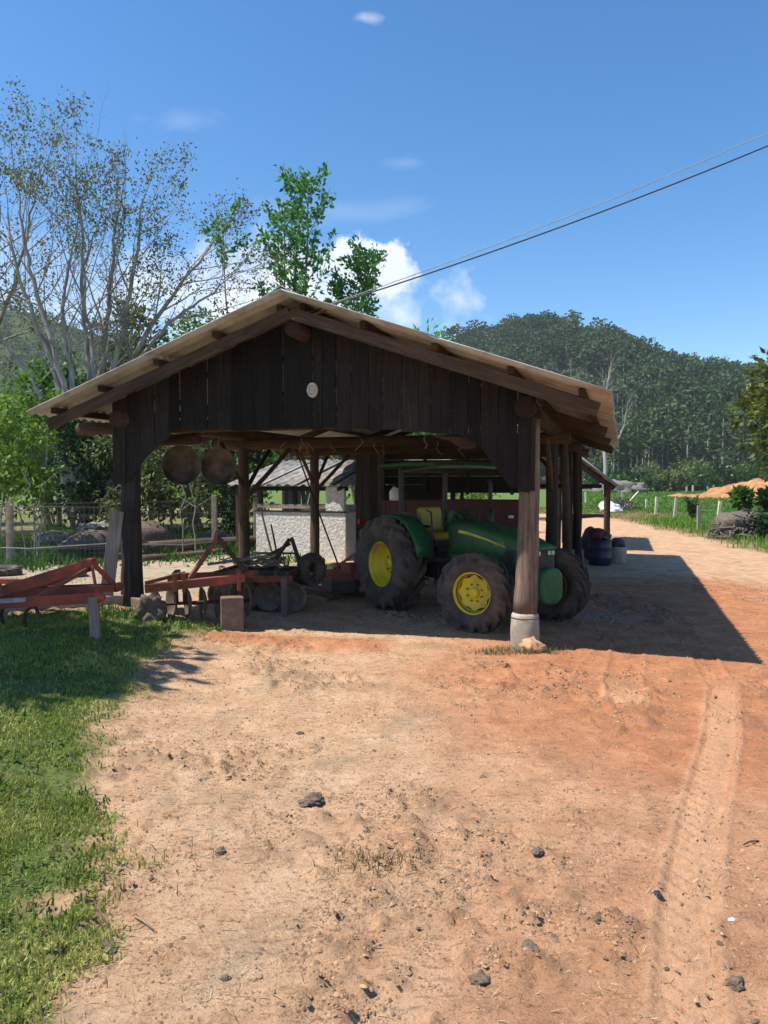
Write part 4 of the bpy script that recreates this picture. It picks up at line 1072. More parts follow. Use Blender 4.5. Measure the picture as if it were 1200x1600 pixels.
m = MB(); m.box((.15, -.413, .545), (.34, .003, .05), (0, R(-2.8), R(9.3))); m.build('maker_label', M['tarp_worn'], CU)
hx_, hy_ = (Matrix.Rotation(R(-4), 3, 'Z') @ Vector((1.08, -.21, 0))).xy
PS = empty('wooden_stub', (CX + hx_, CY + hy_ - .03, g(CX + hx_, CY + hy_) - .03), .2, 'short pale wooden stub propping up the red cultivator', 'post')
m = MB(); m.box((0, 0, .27), (.115, .095, .54), (R(2), R(-2), 0)); m.build('stub', M['plank'], PS, .008)

# ============================================================ DISC HARROW under the left eave
hw0 = sh_world(-4.82, -.45)
DH = empty('disc_harrow', (hw0[0], hw0[1], g(*hw0)), R(10), 'orange-red disc harrow with worn steel discs beside the left post', 'harrow')
def hbar(name, p, q, w, h, mat='orange_red'):
    m = MB(); m.bar(p, q, w, h); return m.build(name, M[mat], DH, .006)
hbar('main_beam', (-.36, 0, .48), (1.0, .0, .60), .11, .12); hbar('rear_beam', (-.05, .85, .52), (1.2, .75, .56), .10, .11)
hbar('cross_beam', (-.02, .0, .58), (.0, .85, .60), .08, .08); hbar('cross_beam', (.9, .0, .67), (1.0, .75, .63), .08, .08)
hbar('tongue', (-.36, -.03, .56), (.18, .05, .68), .05, .05); hbar('mast', (.22, .04, .58), (.58, .30, 1.10), .05, .06); hbar('mast', (1.0, .1, .68), (.60, .30, 1.18), .05, .06, 'rust')
m = MB(); m.box((.59, .30, 1.16), (.05, .14, .18), (0, R(12), 0)); m.build('mast_head', M['orange_red'], DH, .008)
for x in (.05, .17, .92):
    m = MB(); m.box((x, -.075, .56), (.05, .05, .26)); m.build('clamp', M['orange_red'], DH, .006)
    hbar('standard', (x, 0, .58), (x, .08, .27), .06, .05, 'rust')
m = MB(); m.tube([(-.28, .10, .24), (1.1, .25, .24)], .025, 8); m.build('axle', M['rust'], DH)
def disc_mesh(rad, mat):
    m = MB(); m.lathe([(.001, .075), (.08, .068), (.16, .045), (rad * .85, .012), (rad, 0), (rad, -.006), (rad * .85, .004), (.16, .037), (.08, .058), (.001, .066)], 28, 'x'); return m.mesh('disc', mat)
dmesh = disc_mesh(.245, M['disc_steel'])
for k in range(7):
    x = -.24 + k * .21; link('disc', dmesh, DH, (x, .10 + .15 * (x + .28) / 1.38, .245), (0, 0, R(22 if k < 2 else 12)))
BK = []
for (bx_, by_, sz, lab) in ((.62 + 0, -.22, (.34, .30, .46), 'tall concrete block under the end of the orange harrow beam'),):
    p = Matrix.Rotation(R(10), 3, 'Z') @ Vector((.82, -.10, 0))
    b = MB(); b.box((0, 0, .24), (.31, .27, .50)); o = b.build('concrete_block', M['block'], None, .012, loc=(hw0[0] + p.x, hw0[1] + p.y, g(hw0[0] + p.x, hw0[1] + p.y) - .02), rot=(0, 0, R(14)))
    tag(o, lab, 'block')
lw = sh_world(-5.32, -.85)
# earth-caked clump at the harrow foot
def lumpy(name, c, r, mat, seed, n=3, amp=.25, flat=1.0, lab=None, cat=None, group=None, kind=None, parent=None):
    import bmesh
    bm = bmesh.new(); bmesh.ops.create_icosphere(bm, subdivisions=n, radius=1); rs = np.random.default_rng(seed); o3 = rs.uniform(0, 50, 3)
    V = np.array([v.co[:] for v in bm.verts])
    f = 1.5; nzv = fbm(V[:, 0] * f + o3[0] + V[:, 2] * 1.7, V[:, 1] * f + o3[1] - V[:, 2] * 1.1, seed, 4, .6) - .5
    nz2 = fbm(V[:, 2] * 2.6 + o3[2], V[:, 0] * 2.6 + o3[1], seed + 3, 3) - .5
    k = 1 + amp * 2 * nzv + amp * nz2
    for v, kk in zip(bm.verts, k):
        v.co = Vector(v.co) * kk; v.co.x *= r[0]; v.co.y *= r[1]; v.co.z *= r[2]
    me = bpy.data.meshes.new(name); bm.to_mesh(me); bm.free(); me.materials.append(mat)
    if n >= 3: me.polygons.foreach_set('use_smooth', [True] * len(me.polygons))
    o = link(name, me, parent, c, (0, 0, rs.uniform(0, 6))); return tag(o, lab, cat, group, kind)
p = Matrix.Rotation(R(10), 3, 'Z') @ Vector((-.30, -.14, 0))
lumpy('earth_clump', (hw0[0] + p.x, hw0[1] + p.y, g(hw0[0] + p.x, hw0[1] + p.y) + .12), (.18, .13, .26), M['brownrock'], 3, 4, .75, lab='brown clump of earth against the harrow discs beside the left post', cat='clump')

# ============================================================ SECOND IMPLEMENT AND JUNK further in
hw1 = sh_world(-4.75, 1.95)
RI = empty('rusty_seeder', (hw1[0], hw1[1], g(*hw1)), -AL + R(8), 'rusty dark implement loaded with rope and scrap inside the shed', 'implement')
def rbar(name, p, q, w, h, mat='rust'):
    m = MB(); m.bar(p, q, w, h); return m.build(name, M[mat], RI, .005)
rbar('frame_rail', (-.5, -.9, .52), (.9, -.9, .56), .09, .10, 'orange_red'); rbar('frame_rail', (-.5, .5, .52), (1.0, .5, .55), .09, .10); rbar('frame_rail', (-.4, -.9, .60), (-.4, .5, .60), .08, .08); rbar('frame_rail', (.8, -.9, .62), (.85, .5, .62), .08, .08)
rbar('mast', (.25, -.2, .60), (.55, .1, 1.10), .05, .06); rbar('mast', (.85, -.2, .62), (.58, .1, 1.12), .05, .06); rbar('mast', (.05, .0, .75), (.55, .12, 1.02), .05, .05)
for k in range(7):
    link('disc', dmesh, RI, (-.35 + k * .2, -.75 + .1 * (k % 2), .25), (0, 0, R(80 + 8 * (k % 3))))
m = MB(); m.box((.15, -.1, .36), (1.1, .9, .34)); m.build('hopper', M['black'], RI, .03)
w = tyre(.28, .20, .14, 11, .03).build('drive_wheel', M['rubber'], RI, loc=(1.0, -.15, .62), rot=(0, 0, R(60)))
m = MB(); m.box((.80, -1.0, .29), (.10, .09, .60)); m.build('stand_leg', M['plank'], RI, .008)
# tangle of rope and wire on top
rr = random.Random(5); RP = MB()
for k in range(16):
    c = Vector((rr.uniform(-.35, .5), rr.uniform(-.7, .2), .66 + rr.uniform(0, .10))); pts = []; a0 = rr.uniform(0, 6); r0 = rr.uniform(.10, .26)
    for i in range(13):
        a = a0 + i * .55; pts.append(c + Vector((r0 * math.cos(a) * 1.3, r0 * math.sin(a), rr.uniform(-.03, .05))))
    if k < 4: pts.append(pts[-1] + Vector((.05, -.25, -.12))); pts.append(pts[-1] + Vector((.02, -.05, -.22)))
    RP.tube(pts, rr.uniform(.008, .014), 5)
o = RP.build('rope_tangle', M['rope'], None, loc=(hw1[0], hw1[1], g(*hw1)), rot=(0, 0, -AL)); tag(o, 'tangled coils of old rope lying on the rusty implement', 'rope')
for k, (x, y, L, lab) in enumerate(((-.2, -.55, 1.0, 'rough plank end sticking out of the scrap on the rusty implement'), (.3, .1, .8, 'shorter grey plank laid across the scrap by the rope coils'))):
    m = MB(); m.box((0, 0, 0), (L, .13, .03), (0, R(-6 + 10 * k), R(18 + 25 * k))); o = m.build('scrap_plank', M['plank'], None, .003, loc=(hw1[0] + x, hw1[1] + y, g(*hw1) + .80 + .05 * k)); tag(o, lab, 'plank')
# leaning poles
def pole(p, q, r, mat, lab, nm='leaning_pole', cat='pole'):
    o = log(nm, p, q, r, M[mat], None, seg=6, bend=.03, r2=r * .8); return tag(o, lab, cat)
def on(sx, sy, z=None):
    a = sh_world(sx, sy); return (a[0], a[1], g(*a) if z is None else z)
pole(on(-4.05, 4.4), on(-4.95, 4.0, 2.72), .018, 'dark_post', 'thin dark pole leaning across in front of the white outbuilding')
pole(on(-5.2, 3.9), on(-5.55, 3.65, 1.6), .022, 'fence_post', 'pale stripped pole leaning beside the second left post')
pole(on(-5.35, 4.1), on(-5.45, 3.9, 1.25), .02, 'log', 'short brown stick leaning against the pale pole')
pole(on(-3.5, 5.2), on(-3.85, 6.6, 1.0), .03, 'log', 'brown stake leaning near the mossy kerb')
# grey plank leaning on the front left post
a = sh_world(-6.05, -.30); b = sh_world(-5.90, -.20)
m = MB(); m.bar((a[0], a[1], g(*a) + .02), (b[0], b[1], 1.66), .028, .19, (0.95, .2, 0)); o = m.build('leaning_plank', M['plank'], None, .004); tag(o, 'grey plank leaning upright against the dark front left post', 'plank')
# hanging round pans
for k, (sx, sy, r, rzz, lab) in enumerate(((-5.55, .95, .31, R(4), 'nearer sooty round pan hanging under the left eave'), (-5.56, 2.1, .32, R(-6), 'farther sooty round pan with a pale rim hanging near the second post'))):
    a = sh_world(sx, sy); HP = empty('hanging_pan', (a[0], a[1], 2.36), rzz - .05, lab, 'pan', 'round pans hanging under the left eave')
    m = MB(); m.lathe([(.001, .10), (r * .5, .095), (r * .86, .06), (r * .97, 0), (r, -.012), (r * 1.02, -.005), (r * .99, .01), (r * .88, .07), (r * .5, .108), (.001, .112)], 36, 'y'); m.build('bowl', M['pan'], HP)
    m = MB(); m.tube([(0, -.005, r * .98), (0, .0, r * .98 + .12), (.01, .0, 2.86 - 2.36)], .007, 5); m.build('hook_wire', M['wire'], HP)

# ============================================================ KERBS
def kerb(pts, w, h, mat, lab, z0=0):
    m = MB()
    for a, b in zip(pts[:-1], pts[1:]):
        za, zb = g(*a), g(*b); m.bar((a[0], a[1], za + h / 2 - .06 + z0), (b[0], b[1], zb + h / 2 - .06 + z0), w, h + .12)
    o = m.build('concrete_kerb', M[mat], None, .015); return tag(o, lab, 'kerb')
l1 = sh_world(XL, 0); l0 = sh_world(XL + .55, -.05)
kerb([(-12.0, 6.9), (-8.0, 8.75), (-5.3, 10.15), (l1[0] - .1, l1[1]), (l0[0], l0[1])], .22, .15, 'concrete', 'low concrete kerb running left from the front left post')
k1 = sh_world(-5.3, 5.4); k2 = sh_world(-3.9, 7.0); k3 = sh_world(-3.3, 6.9)
kerb([sh_world(-5.9, 4.2), sh_world(-5.75, 6.5), sh_world(-4.6, 6.95)], .26, .20, 'mossy', 'mossy concrete kerb in front of the white outbuilding')
for k, (sx, sy, L, rz_k, lab) in enumerate(((-4.55, 6.1, 1.2, 12, 'longest sunlit scrap board lying before the mossy kerb'), (-4.2, 6.35, .8, 30, 'short sunlit scrap board lying on the ground by the mower'), (-4.95, 5.7, .6, -8, 'small sunlit scrap board lying nearest the rusty implement'))):
    a = sh_world(sx, sy); m = MB(); m.box((0, 0, .03 + .03 * k), (L, .15, .035), (R(3), R(2 + k), R(rz_k))); o = m.build('scrap_board', M['clay_board'], None, .004, loc=(a[0], a[1], g(*a))); tag(o, lab, 'board', 'scrap boards by the mossy kerb')
a = sh_world(-4.75, 5.9); lumpy('stone', (a[0], a[1], g(*a) + .10), (.20, .15, .13), M['mossy'], 8, lab='rounded mossy stone beside the sunlit scrap boards', cat='stone')

# ============================================================ WHITE OUTBUILDING
OB = empty('outbuilding', (-1.0, 19.7, 0), R(-22), 'low white roughcast outbuilding with open sides and corrugated roof', 'outbuilding')
m = MB(); m.box((-1.35, 0, .60), (2.75, .16, 1.34)); m.build('front_wall', M['plaster'], OB, .02)
m = MB(); m.box((-1.35, -.09, 1.285), (2.78, .05, .035)); m.build('wall_cap', M['dark_post'], OB)
m = MB(); m.box((-.06, 1.2, .6), (.16, 2.2, 1.34)); m.build('side_wall', M['plaster'], OB, .02)
m = MB(); m.box((-.30, .0, 1.62), (.55, .14, .66)); m.build('pier', M['plaster'], OB, .02)
m = MB(); m.box((-1.35, 2.6, .7), (2.75, .16, 1.4)); m.build('back_wall', M['plaster'], OB, .02)
for x in (-2.62, -1.55):
    m = MB(); m.bar((x, 0.02, 1.30), (x, .02, 1.92), .10, .10); m.build('post', M['log'], OB)
m = MB(); m.bar((-2.8, .0, 1.90), (.05, .0, 1.90), .09, .11); m.build('beam', M['dark_post'], OB)
m = MB(); m.box((-1.6, -.03, 1.42), (2.2, .03, .12)); m.build('sill_board', M['plank'], OB)
for c_ in range(4):
    m = MB(); vs = []; n_ = 24
    for j in range(2):
        for i in range(n_ + 1):
            vs.append((i / n_ * 1.14, [-.22, 2.9][j], [1.97, 2.72][j] + .03 * math.cos(2 * math.pi * i / 6)))
    m.add(vs, [(i, i + 1, n_ + 2 + i, n_ + 1 + i) for i in range(n_)], True)
    o = m.build('roof_sheet', M['old_sheet'], OB, loc=(-3.55 + c_ * 1.05, 0, .03 + .006 * (c_ % 2))); o.modifiers.new('t', 'SOLIDIFY').thickness = .01
for x in (-3.4, -.05):
    m = MB(); m.bar((x, -.4, 1.89), (x, 2.85, 2.66), .06, .09); m.build('rafter', M['dark_post'], OB)
m = MB(); m.bar((-3.35, 0, -.05), (-3.35, 0, 1.95), .10, .10); m.build('corner_post', M['log'], OB); m = MB(); m.bar((-3.35, 2.6, -.05), (-3.35, 2.6, 2.55), .10, .10); m.build('corner_post', M['log'], OB)
# another dark little roof beside it
DR = empty('dark_shelter', (.9, 22.5, 0), R(6), 'small dark-roofed shelter right of the white outbuilding', 'shelter')
for x in (-1.6, 1.2):
    for y in (0, 2): 
        m = MB(); m.bar((x, y, -.05), (x, y, 2.1 + .25 * y), .12, .12); m.build('post', M['dark_post'], DR)
m = MB(); m.loft([[(-1.9, -.4, 2.02), (1.5, -.4, 2.3), (1.5, -.4, 2.34), (-1.9, -.4, 2.06)], [(-1.9, 2.5, 2.62), (1.5, 2.5, 2.9), (1.5, 2.5, 2.94), (-1.9, 2.5, 2.66)]], smooth=False); m.build('roof', M['old_sheet'], DR)
m = MB(); m.box((-.2, 2.2, 1.0), (2.8, .05, 1.9)); m.build('back_wall', M['dark_post'], DR)

# ============================================================ BARREL AND BAGS at the right back post
bw_ = sh_world(.62, 10.1)
BB = empty('blue_barrel', (bw_[0], bw_[1], g(*bw_)), .2, 'dark blue plastic barrel heaped with rubbish by the fourth right post', 'barrel')
m = MB(); m.lathe([(.001, 0), (.25, .0), (.27, .03), (.275, .18), (.285, .2), (.275, .22), (.28, .42), (.29, .44), (.28, .46), (.275, .60), (.285, .62), (.265, .63), (.255, .60), (.001, .58)], 28); m.build('barrel_body', M['blue'], BB)
for k, (dx, dy, r, mt, lab) in enumerate(((-.08, -.02, (.20, .18, .17), 'redbag', 'dark red cloth bundle on top of the blue barrel'), (.12, .04, (.18, .16, .15), 'bag', 'shiny black bag bulging over the right rim of the barrel'))):
    lumpy('rubbish_bag', (bw_[0] + dx, bw_[1] + dy, g(*bw_) + .70 + .05 * (1 - k)), r, M[mt], 20 + k, amp=.5, lab=lab, cat='bag')
bw2 = sh_world(1.05, 10.7)
m = MB(); m.lathe([(.001, 0), (.17, 0), (.20, .03), (.22, .40), (.23, .42), (.215, .42), (.19, .06), (.001, .05)], 24); o = m.build('pale_bucket', M['tarp_worn'], None, loc=(bw2[0], bw2[1], g(*bw2))); tag(o, 'pale worn bucket just right of the blue barrel', 'bucket')
lumpy('rubbish_bag', (bw2[0] - .02, bw2[1], g(*bw2) + .47), (.22, .20, .16), M['bag'], 31, amp=.3, lab='black rubbish bag sitting in the pale bucket', cat='bag')
bw3 = sh_world(.35, 11.2)
lumpy('rubbish_bag', (bw3[0], bw3[1], g(*bw3) + .42), (.34, .30, .48), M['bag2'], 33, amp=.3, lab='tall grey-brown sack standing behind the blue barrel', cat='bag')

# ============================================================ POWER LINE
PL = empty('utility_pole', (10.6, 10.2, g(10.6, 10.2)), 0, 'wooden utility pole carrying the two cables', 'pole')
log('pole_shaft', (0, 0, -.3), (0, 0, 9.4), .14, M['log'], PL, r2=.10)
m = MB(); m.bar((-.7, 0, 8.9), (.7, 0, 8.9), .10, .10); m.build('crossarm', M['log_x'], PL)
def cable(name, p, q, sag, r, mat, lab):
    p = Vector(p); q = Vector(q); pts = []
    for i in range(41):
        t_ = i / 40; pts.append(p.lerp(q, t_) - Vector((0, 0, sag * 4 * t_ * (1 - t_))))
    m = MB(); m.tube(pts, r, 6); o = m.build(name, M[mat], None); return tag(o, lab, 'cable')
hk = sh_world(XRDG + .06, -.62)
cable('power_cable', (hk[0] + .02, hk[1], 4.20), (10.5, 10.1, 9.05),   .30, .0095, 'cable', 'thicker black cable running from the gable peak to the upper right')
cable('service_wire', (hk[0] + .35, hk[1] + .02, 4.32), (10.6, 10.2, 9.42), .28, .0055, 'cable_grey', 'thin pale wire strung just above the black cable')
m = MB(); m.tube([(hk[0] - .02, hk[1] - .02, 4.16), (hk[0] + .15, hk[1] - .03, 4.185), (hk[0] + .45, hk[1] + .02, 4.29)], .013, 6); o = m.build('cable_grip', M['rope'], None); tag(o, 'pale twisted cable grip tied to the ridge end', 'cable grip')

# ============================================================ FENCES
def fence_post(parent, x, y, h, w, mat, lean=(0, 0), name='fence_post'):
    rr = random.Random(int(x * 100 + y)); m = MB()
    m.bar((x, y, g(x, y) - .15), (x + lean[0], y + lean[1], g(x, y) + h), w, w * rr.uniform(.85, 1.1)); return m.build(name, M[mat], parent, .008)
def fence(name, lab, posts, heights, w, mat, wires, wr=.004, leans=None):
    F = empty(name, (posts[0][0], posts[0][1], 0), 0, lab, 'fence'); 
    o0 = Vector((posts[0][0], posts[0][1], 0))
    for i, (p, h) in enumerate(zip(posts, heights)):
        ob = fence_post(F, p[0], p[1], h, w, mat, (leans or {}).get(i, (0, 0))); ob.location = -o0
    m = MB()
    for k, zf in enumerate(wires):
        m = MB()
        pts = [(p[0], p[1] - w * .55, g(*p) + zf) for p in posts]; m.tube(pts, wr, 4, smooth=False); ob = m.build('wire', M['wire'], F); ob.location = -o0
    return F
fp = [px(x, y) for x, y in ((952, 785.5), (972, 786), (997, 783), (1024.5, 805), (1054, 809), (1121, 820.5), (1159, 815))]
near = [px(915, 786), px(952, 785.5), px(972, 786), (px(1010, 797)[0], px(1010, 797)[1]), px(1024.5, 805), px(1054, 809), px(1121, 820.5), (12.9, 30.5), (14.5, 24), (15, 16)]
F1 = fence('pasture_fence', 'pale-post wire fence along the near edge of the pasture', near, [1.05, 1.12, 1.12, .8, 1.15, 1.15, 1.15, 1.1, 1.1, 1.1], .13, 'fence_post', (.35, .65, .95), leans={4: (.06, 0), 5: (.1, 0), 6: (.15, .02)})
bp = px(1000, 772); 
m = MB(); a = px(970, 800); b = px(997, 783); m.bar((a[0], a[1], .05), (b[0], b[1], 1.0), .10, .10); o = m.build('fence_brace', M['fence_post'], F1); o.location = -Vector((near[0][0], near[0][1], 0))
far_x = [985, 1004, 1012, 1020, 1039, 1068, 1082, 1093, 1130, 1190]
F2 = fence('far_fence', 'row of small pale posts in front of the far bushes', [((x - 600) / 1164 * 150, 150 + (x - 985) * .03) for x in far_x], [1.3, 1.2, 1.3, 1.2, 1.2, 1.5, 1.25, 1.3, 1.3, 1.3], .30, 'fence_post', (.6, 1.0), .006)
lp = px(1109, 775); lo = empty('leaning_post', (lp[0], lp[1], g(*lp)), 0, 'pale leaning post in front of the orange bank', 'post')
m = MB(); m.bar((0, 0, -.1), (-.35, 0, 1.35), .2, .2); m.build('post_shaft', M['fence_post'], lo, .01)
m = MB(); m.bar((-.4, 0, .0), (-.85, 0, .5), .2, .16); m.build('post_stump', M['fence_post'], lo, .01)
# wire-mesh fence on the kerb and fence round the fowl yard
def netting(m, p, q, z0, z1, cell, r):
    p = Vector((*p, 0)); q = Vector((*q, 0)); L = (q - p).length; n = int(L / cell)
    for i in range(n + 1):
        a = p.lerp(q, i / n); zz = g(a.x, a.y); m.bar((a.x, a.y, zz + z0), (a.x, a.y, zz + z1), r, r)
    nz = int((z1 - z0) / cell); k = max(2, n // 12)
    for j in range(nz + 1):
        z = z0 + j * (z1 - z0) / nz
        for i in range(k):
            a = p.lerp(q, i / k); b = p.lerp(q, (i + 1) / k); m.bar((a.x, a.y, g(a.x, a.y) + z), (b.x, b.y, g(b.x, b.y) + z), r, r)
NF = empty('netting_fence', (-5.3, 10.15, 0), 0, 'fine wire netting stretched above the concrete kerb on the left', 'fence')
m = MB(); netting(m, (-5.3, 10.15), (l1[0] - .12, l1[1] + .0), .10, 1.45, .06, .0022); netting(m, (-8.0, 8.75), (-5.3, 10.15), .10, 1.45, .06, .0022)
o = m.build('netting', M['wire'], NF); o.location = (5.3, -10.15, 0); o['kind'] = 'stuff'
m = MB(); m.tube([(-8.0, 8.75, g(-8, 8.75) + 1.47), (-5.3, 10.15, g(-5.3, 10.15) + 1.46), (l1[0], l1[1], g(*l1) + 1.45)], .006, 5); o = m.build('top_wire', M['wire'], NF); o.location = (5.3, -10.15, 0)
m = MB(); m.bar((-8.0, 8.75, 0), (-8.0, 8.75, 1.8), .1, .1); o = m.build('fence_post', M['concrete'], NF); o.location = (5.3, -10.15, 0)
yp = [(-12.5, 16.4), (-8.55, 17.0), (-6.2, 18.6), (-4.65, 20.4), (-3.7, 21.5)]
YFN = fence('yard_fence', 'concrete-post wire fence behind the sandy yard', yp, [1.55, 1.55, 1.5, 1.55, 1.5], .13, 'concrete', (.35, .75, 1.1, 1.42), .006)
m = MB(); netting(m, yp[1], yp[2], .05, 1.4, .12, .0028); netting(m, yp[2], yp[3], .05, 1.4, .12, .0028); netting(m, yp[0], yp[1], .05, 1.4, .12, .0028); o = m.build('netting', M['wire'], YFN); o.location = (-yp[0][0], -yp[0][1], 0); o['kind'] = 'stuff'
rl = [(-9.5, 15.5), (-7.6, 15.9), (-6.0, 16.0), (-4.6, 17.0), (-3.4, 18.4)]
m = MB(); m.tube([(x, y, g(x, y) + .58 - .10 * (i % 2)) for i, (x, y) in enumerate(rl)], .014, 6); o = m.build('water_hose', M['wire'], None); tag(o, 'grey hose slung across the sandy yard fence', 'hose')
bf = [(-13.5, 29.5), (-11.6, 29), (-9.2, 29.4), (-6.4, 30)]
fence('back_fence', 'tall multi-strand wire fence in front of the dark trees', bf, [2.2, 2.2, 2.3, 2.2], .16, 'concrete', (.9, 1.2, 1.5, 1.8, 2.1), .010)

# ============================================================ YARD ROCKS, LOGS, TYRE
yr = [((-9.6, 21.5), (.7, .5, .38), 'rock', 'grey boulder at the left end of the yard rocks'), ((-7.9, 20.0), (1.0, .6, .42), 'brownrock', 'broad brown boulder in the middle of the sandy yard'),
      ((-6.9, 21.5), (.8, .6, .55), 'brownrock', 'humped brown boulder with a dark hollow beside the leaning plank'), ((-8.9, 15.4), (.45, .3, .14), 'rock', 'flat grey stone half buried in the sandy yard'),
      ((-7.6, 13.9), (.30, .22, .12), 'rock', 'small flat stone near the tyre in the sandy yard'), ((-6.15, 14.6), (.35, .25, .13), 'rock', 'pale flat stone behind the red cultivator hitch'),
      ((-5.3, 23.0), (.7, .5, .32), 'rock', 'pale rounded boulder among weeds behind the second post')]
for i, ((x, y), r, mt, lab) in enumerate(yr): lumpy('boulder', (x, y, g(x, y) + r[2] * .45), r, M[mt], 50 + i, amp=.22, lab=lab, cat='boulder', group='rocks in the sandy yard')
TY = tyre(.40, .20, .22, 14, .02).build('old_tyre', M['rubber'], None, loc=(-7.75, 15.0, g(-7.75, 15) + .06), rot=(R(90 + 4), 0, 0)); tag(TY, 'old brown tyre lying half buried in the sandy yard', 'tyre')
for (p, q, r, lab) in (((-6.3, 19.6, .35), (-3.3, 21.8, .36), .16, 'long grey log lying behind the yard beyond the left posts'), ((-5.9, 18.0, .22), (-4.2, 19.8, .24), .10, 'thin weathered log lying in front of the longer grey log')):
    tag(log('fallen_log', p, q, r, M['pale_post'], None, bend=.08), lab, 'log')
m = MB(); vs = []; n_ = 24
for j in range(2):
    for i in range(n_ + 1): vs.append((i / n_ * 1.3, [0, .9][j], .02 * math.cos(2 * math.pi * i / 6) + .12 * j))
m.add(vs, [(i, i + 1, n_ + 2 + i, n_ + 1 + i) for i in range(n_)], True); o = m.build('loose_roof_sheet', M['old_sheet'], None, loc=(-8.8, 21.2, .72), rot=(0, R(-6), .2)); tag(o, 'loose corrugated sheet lying over the yard boulders', 'sheet')
# far right odds and ends
sk = px(952, 801)
SKK = lumpy('white_sack', (sk[0], sk[1], .32), (.75, .6, .42), M['tarp'], 71, amp=.5, lab='crumpled white plastic sack heap on the dry verge', cat='sack')
sk2 = px(961, 802); lumpy('white_sack', (sk2[0] + .1, sk2[1], .2), (.5, .4, .24), M['tarp'], 72, amp=.5, lab='low white sack spread right of the larger white heap', cat='sack')
def brush(name, c, r, n, seed, lab, mat='dead_brush', rad=.025):
    rr = random.Random(seed); m = MB()
    for k in range(n):
        a = rr.uniform(0, 6.28); d = rr.uniform(0, 1) ** .6; x, y = r[0] * d * math.cos(a), r[1] * d * math.sin(a); z = r[2] * (1 - d * d) * rr.uniform(.2, 1)
        v = Vector((rr.uniform(-1, 1), rr.uniform(-1, 1), rr.uniform(-.25, .45))) * r[0] * .55; p = Vector((x, y, z))
        m.tube([p - v * .6, p + Vector((rr.uniform(-.1, .1), 0, rr.uniform(0, .15))) * r[0], p + v * .6], [rad * rr.uniform(.5, 1.3), rad, rad * .4], 5)
    o = m.build(name, M[mat], None, loc=c); return tag(o, lab, 'brush pile')
b_ = px(973, 799); brush('brush_heap', (b_[0], b_[1] + 1, .15), (1.5, .9, .8), 130, 3, 'dark brush heap right of the white sacks')
b_ = px(1176, 846); brush('root_heap', (b_[0] + .25, b_[1] + 1.2, .05), (1.2, .9, 1.0), 230, 4, 'grey heap of uprooted stumps at the right edge of the track', rad=.035)
lumpy('root_ball', (b_[0] + .2, b_[1] + 1.3, .4), (.8, .6, .5), M['dead_brush'], 81, amp=.6, lab='earthy root ball in the middle of the grey stump heap', cat='root ball')
b_ = px(982, 768); 
for k, (dx, r) in enumerate(((0, (3.4, 2.2, 1.9)), (3.6, (2.6, 2.0, 1.2)), (-2.8, (1.6, 1.4, 1.1)))):
    lumpy('field_rock', ((985 - 600) / 1164 * 138 + dx - 3, 138, .4), r, M['rock'], 90 + k, amp=.55, lab=('largest grey field boulder by the bare tree', 'right-hand lower boulder of the field rocks', 'small boulder at the foot of the bare tree')[k], cat='boulder', group='boulders by the bare tree')

# bare earth bank cut into the far mound
n1, n2 = 90, 40; EX, EY = np.meshgrid(np.linspace(36, 65, n1), np.linspace(84, 104, n2))
q1 = (EX - 36) / 29; q2 = (EY - 84) / 20
hh = (.35 + 2.4 * sm(.12, .62, q1) * (.75 + .5 * fbm(EX * .25, EY * .1, 301, 3))) * sm(.0, .45, q2) * sm(.0, .12, q1) * sm(1.0, .9, q2)
hh = hh + 1.7 * (fbm(EX * .6, EY * .3, 302, 4) - .5) * sm(.02, .3, q2) * sm(.02, .2, q1) - .25
ei = np.arange(EX.size).reshape(EX.shape); eq = np.stack([ei[:-1, :-1], ei[:-1, 1:], ei[1:, 1:], ei[1:, :-1]], -1).reshape(-1, 4)
M['bank'] = simple('cut_orange_earth', (.52, .25, .09), (.26, .115, .045), .9, .95, bump=.15, bscale=2.2, contrast=(.38, .62))
tag(link('earth_bank', np_mesh('earth_bank', np.stack([EX.ravel(), EY.ravel(), (G(EX, EY) + hh).ravel()], 1), eq, M['bank'], True)), 'bare orange earth bank beyond the pasture', kind='structure')

# ============================================================ TREES
def unit(v): return v / max(np.linalg.norm(v), 1e-9)
def grow(r, p, d, L, rad, lvl, P, out, tips):
    n = P['seg'][lvl]; pts = [p]; dirs = [d]
    for i in range(n):
        d = unit(d + r.normal(0, P['wob'][lvl], 3) + np.array([0, 0, P['up'][lvl]])); p = p + d * L / n; pts.append(p); dirs.append(d)
    r2 = rad * P['taper'][lvl]
    rr_ = np.linspace(rad, r2, n + 1)
    out.append((np.array(pts), rr_))
    if lvl == len(P['seg']) - 1:
        for k in range(n // 2, n + 1): tips.append((pts[k], dirs[k]))
        return
    k = P['kids'][lvl]
    for j in range(k):
        t_ = P['t0'][lvl] + (1 - P['t0'][lvl]) * (j + r.uniform(.2, .8)) / k; f = t_ * n; i = min(int(f), n - 1); q = pts[i] + (pts[i + 1] - pts[i]) * (f - i)
        ax = unit(np.cross(dirs[i], r.normal(size=3))); an = R(r.uniform(*P['ang'][lvl])); dd = unit(dirs[i] * math.cos(an) + ax * math.sin(an))
        grow(r, q, dd, L * P['len'][lvl] * r.uniform(.7, 1.15) * (1.15 - .35 * t_), rr_[i] * P['rk'][lvl], lvl + 1, P, out, tips)
    grow(r, pts[-1], dirs[-1], L * P['len'][lvl] * .9, r2, lvl + 1, P, out, tips)

